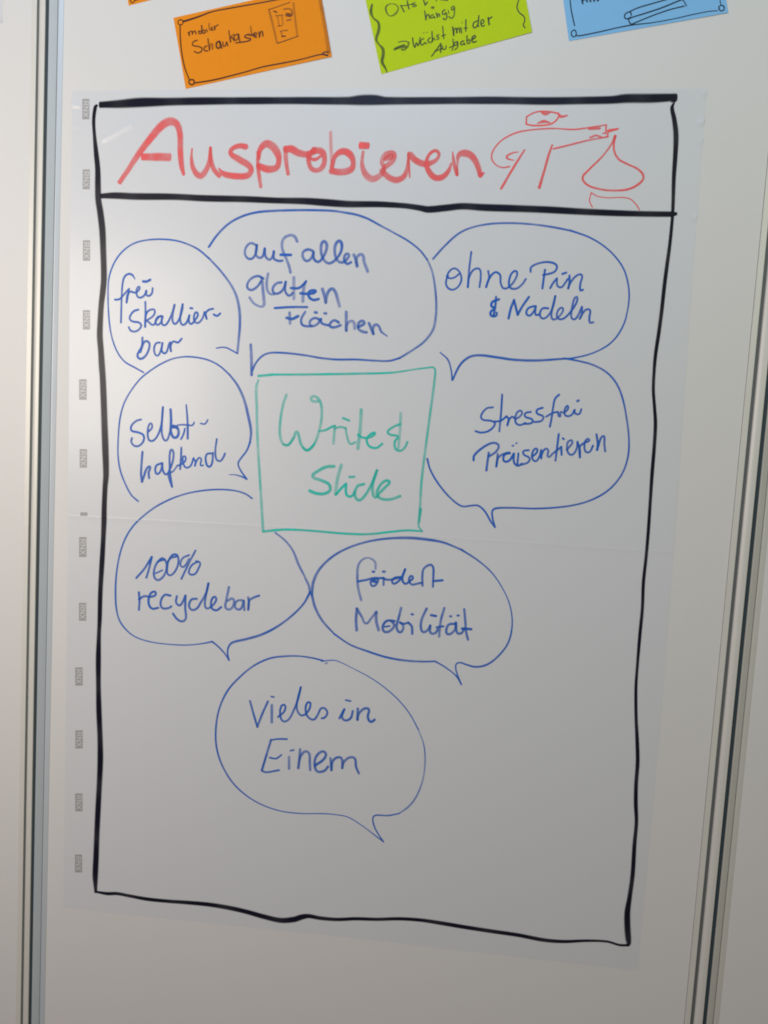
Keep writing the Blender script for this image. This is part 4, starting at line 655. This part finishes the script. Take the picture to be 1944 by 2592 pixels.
def post(x, label, edge):
    root = empty('wall_post', (x, 0.0, BOTZ)); tag(root, label, 'post', 'grooved posts of the partition wall')
    extrude(PROF_A, M_ALU, 'post_body', root)
    extrude([(px + (0.0005 if px == 0 else 0), pz) for px, pz in PROF_B], edge, 'edge_profile', root)
    for xa, xb, zs, mt in ((-14.75, -11.05, -0.2, M_GROOVE_SHADE2), (-2.35, 2.15, 3.0, M_GROOVE_SHADE)):      # dark strip set in each groove, painting the shade inside it
        vv, ff = box_mesh(xa / 1000, xb / 1000, -(zs / 1000), -(zs / 1000) + 0.001, 0.002, TOPZ - 0.002)
        mesh_obj('groove_shade_strip', vv, ff, mt, root)
    return root
M_GROOVE_SHADE = surface('dark_groove_shade', (0.045, 0.065, 0.075), 0.5, 0.2)
M_GROOVE_SHADE2 = surface('grey_groove_shade', (0.14, 0.15, 0.145), 0.5, 0.2)
M_ALU_SHADED = surface('shaded_aluminium', (0.575, 0.61, 0.635), 0.42, 0.4, metal=0.12, var=0.03, scale=20)  # same aluminium, with the left post's bluish shade put into the colour
post(XL, 'pale aluminium post with dark grooves left of the poster', M_ALU_SHADED)
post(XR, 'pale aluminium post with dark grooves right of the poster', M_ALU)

# ---------------------------------------------------------------- film poster
def curve_at(pts, u, axis):
    a = [p[axis] for p in pts]; s = [(x - a[0]) / (a[-1] - a[0]) for x in a]
    for i in range(len(s) - 1):
        if u <= s[i + 1] or i == len(s) - 2:
            k = (u - s[i]) / (s[i + 1] - s[i])
            return Vector((pts[i][0] + (pts[i + 1][0] - pts[i][0]) * k, pts[i][1] + (pts[i + 1][1] - pts[i][1]) * k))
def lin_z(pts, x):
    for i in range(len(pts) - 1):
        if x <= pts[i + 1][0] or i == len(pts) - 2:
            k = (x - pts[i][0]) / (pts[i + 1][0] - pts[i][0]); return pts[i][1] + (pts[i + 1][1] - pts[i][1]) * k
random.seed(4)
WAVES = [(random.uniform(0.006, 0.02), random.uniform(-0.012, 0.012), random.uniform(0, 6.3), random.uniform(0.003, 0.008)) for _ in range(7)]
def seg_dist(x, z, a, b):
    ax, az = a; bx, bz = b; dx, dz = bx - ax, bz - az
    t = max(0, min(1, ((x - ax) * dx + (z - az) * dz) / (dx * dx + dz * dz)))
    return math.hypot(x - ax - t * dx, z - az - t * dz), t
RH = [(1.5, 1.7), (1.3, 2.4), (1.0, 2.2), (0.6, 2.0), (0.5, 1.6), (0.5, 1.6), (0.7, 2.2), (0.6, 2.0)]
def film_h(x, z):
    """height of the film's face above the wall, all in mm"""
    sz = lin_z(SEAM, x)
    d = z - sz
    h = 0.15 if d >= -0.05 else 0.07
    if -0.05 <= d < 1.6: h += 0.09 * (1 - max(d, 0) / 1.6)
    for kx, kz, ph, am in WAVES: h += am * math.sin(kx * x + kz * z + ph)
    for (a, b), (hh, ww) in zip(RIDGES, RH):
        dd, t = seg_dist(x, z, a, b)
        if dd < ww * 4: h += hh * math.exp(-(dd / ww) ** 2)
    # faint creases below the seam at the left
    for (a, b), hh, ww in ((((62, 1262), (52, 1180)), 0.10, 4), (((25, 1258), (40, 1225)), 0.10, 5), (((14, 1200), (26, 1180)), 0.12, 5), (((36, 1170), (56, 1200)), 0.12, 6)):
        dd, t = seg_dist(x, z, a, b)
        if dd < ww * 3 and z < sz: h += hh * math.exp(-(dd / ww) ** 2)
    return h
def patch(top, bottom, lft, rgt, nu, nv, vmap=lambda t: 1 - (1 - t) ** 1.6, umap=lambda t: t):
    g = []
    P00, P10, P01, P11 = Vector(top[0]), Vector(top[-1]), Vector(bottom[0]), Vector(bottom[-1])
    for j in range(nv + 1):
        v = vmap(j / nv); L_ = curve_at(lft, v, 1); R_ = curve_at(rgt, v, 1)
        for i in range(nu + 1):
            u = umap(i / nu); T_ = curve_at(top, u, 0); B_ = curve_at(bottom, u, 0)
            g.append(T_ * (1 - v) + B_ * v + L_ * (1 - u) + R_ * u - (P00 * (1 - u) * (1 - v) + P10 * u * (1 - v) + P01 * (1 - u) * v + P11 * u * v))
    return g
def sheet(name, top, bottom, lft, rgt, nu, nv, parent, hf, label=None, base=0.02):
    g = patch(top, bottom, lft, rgt, nu, nv)
    v = [(p.x / 1000, -hf(p.x, p.y) / 1000, p.y / 1000) for p in g]
    W = nu + 1
    f = [(j * W + i, (j + 1) * W + i, (j + 1) * W + i + 1, j * W + i + 1) for j in range(nv) for i in range(nu)]
    ring = [i for i in range(W)] + [j * W + nu for j in range(1, nv + 1)] + [nv * W + i for i in range(nu - 1, -1, -1)] + [j * W for j in range(nv - 1, 0, -1)]
    b0 = len(v); n = len(ring)
    for r in ring: v.append(v[r])
    for r in ring: v.append((v[r][0], v[r][1] + 0.00005, v[r][2]))
    for i in range(n): f.append((b0 + i, b0 + (i + 1) % n, b0 + n + (i + 1) % n, b0 + n + i))
    o = mesh_obj(name, v, f, M_FILM, parent, smooth=True)
    for p in o.data.polygons[-n:]: p.use_smooth = False
    if label: o['label'] = label
    return o
poster = empty('poster_film', (0, 0, 0))
tag(poster, 'large white film poster with black frame, red header, blue speech bubbles and green square', 'poster')
def cut(pts, z0, z1):
    """part of a side curve between two heights"""
    out = []
    f = lambda z: next((Vector(a) + (Vector(b) - Vector(a)) * ((z - a[1]) / (b[1] - a[1])) for a, b in zip(pts, pts[1:]) if (a[1] - z) * (b[1] - z) <= 0))
    out.append(tuple(f(z0))); out += [p for p in pts if z1 < p[1] < z0]; out.append(tuple(f(z1)))
    return out
zl, zr = SEAM[0][1], SEAM[-1][1]
lu = [p for p in FILM_LEFT if p[1] > zl + 1] + [SEAM[0]]; ru = [p for p in FILM_RIGHT if p[1] > zr + 1] + [SEAM[-1]]
ll = [SEAM[0]] + [p for p in FILM_LEFT if p[1] < zl - 1]; rl = [SEAM[-1]] + [p for p in FILM_RIGHT if p[1] < zr - 1]
sheet('film_sheet', FILM_TOP, SEAM, lu, ru, 340, 300, poster, lambda x, z: film_h(x, max(z, lin_z(SEAM, x))), 'upper film sheet')
sheet('film_sheet', SEAM, FILM_BOTTOM, ll, rl, 240, 200, poster, lambda x, z: film_h(x, min(z, lin_z(SEAM, x) - 0.01)), 'lower film sheet')

# ---------------------------------------------------------------- marker strokes
def catmull(pts, step):
    n = len(pts); out = []
    for i in range(n - 1):
        p0 = pts[max(i - 1, 0)]; p1 = pts[i]; p2 = pts[i + 1]; p3 = pts[min(i + 2, n - 1)]
        L = math.hypot(p2[0] - p1[0], p2[1] - p1[1]); k = max(2, int(L / step))
        # centripetal-like tangents limited by the segment's length
        def tan(a, b, c):
            dx, dz, dw = (c[j] - a[j] for j in range(3)); l = math.hypot(dx, dz) or 1e-6
            s = L / l; return (dx * s, dz * s, dw * 0.5)
        t1 = tan(p0, p1, p2); t2 = tan(p1, p2, p3)
        for j in range(k):
            t = j / k; a = 2 * t ** 3 - 3 * t * t + 1; b = t ** 3 - 2 * t * t + t; c = -2 * t ** 3 + 3 * t * t; d = t ** 3 - t * t
            out.append(tuple(a * p1[q] + b * t1[q] + c * p2[q] + d * t2[q] for q in range(3)))
    out.append(pts[-1]); return out
WK = 1.26
def strokes_mesh(strokes, hf, wscale=1.0, seed=1):
    rnd = random.Random(seed)
    V = []; F = []; Cc = []
    for si, (dens, flat, pts) in enumerate(strokes):
        c = catmull(pts, 1.1); n = len(c); base = 0.07 + (si % 14) * 0.022
        dens0 = dens; rows = []
        ph = rnd.uniform(0, 9)
        def add(x, z, k, e, de):
            V.append((x / 1000, -(hf(x, z) + base + k * 0.0004) / 1000, z / 1000)); Cc.append((de, e)); return len(V) - 1
        for i, (x, z, w) in enumerate(c):
            a = c[max(i - 1, 0)]; b = c[min(i + 1, n - 1)]
            dx, dz = b[0] - a[0], b[1] - a[1]; l = math.hypot(dx, dz) or 1e-6; nx, nz = -dz / l, dx / l
            hw = max(0.25, w * 0.5 * wscale) * WK
            de = dens0 * (1 + 0.10 * math.sin(i * 0.11 + ph))
            rows.append((add(x + nx * hw, z + nz * hw, i, 1, de), add(x, z, i, 0, de), add(x - nx * hw, z - nz * hw, i, 1, de)))
        for r, s in zip(rows, rows[1:]):
            F.append((r[0], r[1], s[1], s[0])); F.append((r[1], r[2], s[2], s[1]))
        for end in (0, -1):
            x, z, w = c[end]; q = c[1] if end == 0 else c[-2]
            dx, dz = x - q[0], z - q[1]; l = math.hypot(dx, dz) or 1e-6; dx /= l; dz /= l
            hw = max(0.25, w * 0.5 * wscale) * WK; k = 0 if end == 0 else n - 1
            L0, Cn, R0 = rows[end]; ext = 0.35 if flat else 1.0
            prev = L0 if end == 0 else R0; last = R0 if end == 0 else L0
            # arc from one rim vertex round the end to the other
            pv = V[prev]; sx = (pv[0] * 1000 - x) / hw; sz_ = (pv[2] * 1000 - z) / hw
            for j in range(1, 6):
                t = math.pi * j / 6
                vx = sx * math.cos(t) + dx * math.sin(t) * ext; vz = sz_ * math.cos(t) + dz * math.sin(t) * ext
                cur = add(x + vx * hw, z + vz * hw, k, 1, dens0); F.append((Cn, prev, cur)); prev = cur
            F.append((Cn, prev, last))
    return V, F, Cc
def parse(s): return [tuple(float(q) for q in t.split(',')) for t in s.split()]
def card_h(x, z): return CARD_T
CARD_T = 0.75

# ---------------------------------------------------------------- moderation cards
def card(name, quad, mat, label, lift):
    root = empty(name, (0, 0, 0)); tag(root, label, 'card')
    q = [Vector(p) for p in quad]                      # TL BL BR TR
    n = 24; v = []
    def hh(u, t): return 0.35 + lift * (u * u * t * t * 1.0 + (1 - u) ** 3 * (1 - t) ** 3 * 0.5)
    for j in range(n + 1):
        for i in range(n + 1):
            u, t = i / n, j / n
            p = (q[0] * (1 - u) + q[3] * u) * (1 - t) + (q[1] * (1 - u) + q[2] * u) * t
            v.append((p.x / 1000, -hh(u, t) / 1000, p.y / 1000))
    W = n + 1
    f = [(j * W + i, (j + 1) * W + i, (j + 1) * W + i + 1, j * W + i + 1) for j in range(n) for i in range(n)]
    ring = list(range(W)) + [j * W + n for j in range(1, n + 1)] + [n * W + i for i in range(n - 1, -1, -1)] + [j * W for j in range(n - 1, 0, -1)]
    b0 = len(v); m = len(ring)
    for r in ring: v.append(v[r])
    for r in ring: v.append((v[r][0], v[r][1] + 0.0003, v[r][2]))
    for i in range(m): f.append((b0 + i, b0 + (i + 1) % m, b0 + m + (i + 1) % m, b0 + m + i))
    cs = mesh_obj('card_sheet', v, f, mat, root, smooth=True)
    for p in cs.data.polygons[-m:]: p.use_smooth = False
    # inverse bilinear lookup for the ink height
    def hf(x, z):
        u = t = 0.5
        for _ in range(6):
            p = (q[0] * (1 - u) + q[3] * u) * (1 - t) + (q[1] * (1 - u) + q[2] * u) * t
            du = (q[3] - q[0]) * (1 - t) + (q[2] - q[1]) * t; dt = (q[1] - q[0]) * (1 - u) + (q[2] - q[3]) * u
            r = Vector((x, z)) - p; det = du.x * dt.y - du.y * dt.x
            u += (r.x * dt.y - r.y * dt.x) / det; t += (du.x * r.y - du.y * r.x) / det
        u = min(max(u, 0), 1); t = min(max(t, 0), 1)
        return hh(u, t) + 0.03
    return root, hf
OWN = {'poster': (poster, film_h),
       'orange': card('paper_card', ORANGE, M_ORANGE, 'tilted orange card reading mobiler Schaukasten above the poster', 0.5),
       'green': card('paper_card', GREEN, M_GREEN, 'lime green card reading Wächst mit der Aufgabe between orange and blue cards', 0.5),
       'blue': card('paper_card', BLUE, M_BLUE, 'light blue card with a drawn roll at the upper right', 0.4),
       'orangetop': card('paper_card', ORANGETOP, M_ORANGE, 'orange card mostly cut off by the top edge, only its corner visible', 0.4)}
for own, name, colr, label, st in INK:
    root, hf = OWN[own]
    main = [(a, fl, parse(s)) for k, a, fl, s in st if k == 0]
    text = [(a, fl, parse(s)) for k, a, fl, s in st if k == 1]
    off = {'header_lettering': 1}
    nm = {'title': 'header_lettering', 'sketch': 'header_sketch'}.get(name, name)
    kk = 1.0 if own == 'poster' else 1.45
    if own != 'poster': main = [(min(1, a * 1.12), fl, q) for a, fl, q in main]
    v, f, c = strokes_mesh(main, hf, kk, seed=len(st))
    o = mesh_obj(nm, v, f, INKM[colr], root, cols=c)
    if label: o['label'] = label
    if text:
        v, f, c = strokes_mesh(text, hf, 1.13, seed=len(st) + 5)
        mesh_obj('handwriting', v, f, INKM[colr], o, cols=c)

# ---------------------------------------------------------------- printed marks down the film's left margin
LET = {'R': [[(0, 0), (0, 1)], [(0, 1), (.55, 1), (.68, .76), (.55, .5), (0, .5)], [(.3, .5), (.7, 0)]],
       'N': [[(0, 0), (0, 1)], [(0, 1), (.66, 0)], [(.66, 0), (.66, 1)]],
       'X': [[(0, 0), (.7, 1)], [(0, 1), (.7, 0)]]}
for mk in MARKS:
    q = [Vector(p) for p in mk[:4]]; part_ = mk[4]         # TL TR BR BL
    def at(u, t): return (q[0] * (1 - u) + q[1] * u) * (1 - t) + (q[3] * (1 - u) + q[2] * u) * t
    v = []
    nn = 4
    for j in range(nn + 1):
        for i in (0, 1):
            p = at(i, j / nn); v.append((p.x / 1000, -(film_h(p.x, p.y) + 0.05) / 1000, p.y / 1000))
    mo = mesh_obj('printed_mark', v, [(2 * j, 2 * j + 2, 2 * j + 3, 2 * j + 1) for j in range(nn)], M_MARK, poster)
    v = []; f = []
    # letters read downwards: text x runs down the mark, text y runs from right to left
    h = 0.62
    for li, ch in enumerate('RNX'):
        for line in LET[ch]:
            for a, b in zip(line, line[1:]):
                def tp(pt):
                    along = 0.13 + li * 0.275 + pt[0] * 0.27; across = 0.17 + pt[1] * 0.68
                    return (across, along)
                if part_: 
                    continue
                A_, B_ = at(*tp(a)), at(*tp(b)); d = (B_ - A_); l = d.length or 1; nrm = Vector((-d.y, d.x)) / l * 0.42; e = d / l * 0.3
                s0 = len(v)
                for p in (A_ - e + nrm, A_ - e - nrm, B_ + e - nrm, B_ + e + nrm):
                    v.append((p.x / 1000, -(film_h(p.x, p.y) + 0.09 + 0.004 * (s0 // 4)) / 1000, p.y / 1000))
                f.append((s0, s0 + 1, s0 + 2, s0 + 3))
    if f: mesh_obj('lettering', v, f, M_MARKL, mo)

# ---------------------------------------------------------------- second film sheet that just enters the picture on the left panel
nb = empty('poster_film', (0, 0, 0)); tag(nb, 'edge of a second white film sheet on the left panel, upper left picture edge', 'poster')
sheet('film_sheet', [(-400, 2200), (PX, 2200)], [(-400, PZ), (PX, PZ)], [(-400, 2200), (-400, PZ)], [(PX, 2200), (PX, PZ)], 20, 40, nb,
      lambda x, z: 0.15 + 0.5 * max(0, 1 - (PX - x) / 9) ** 2 * max(0, 1 - (z - PZ) / 9))
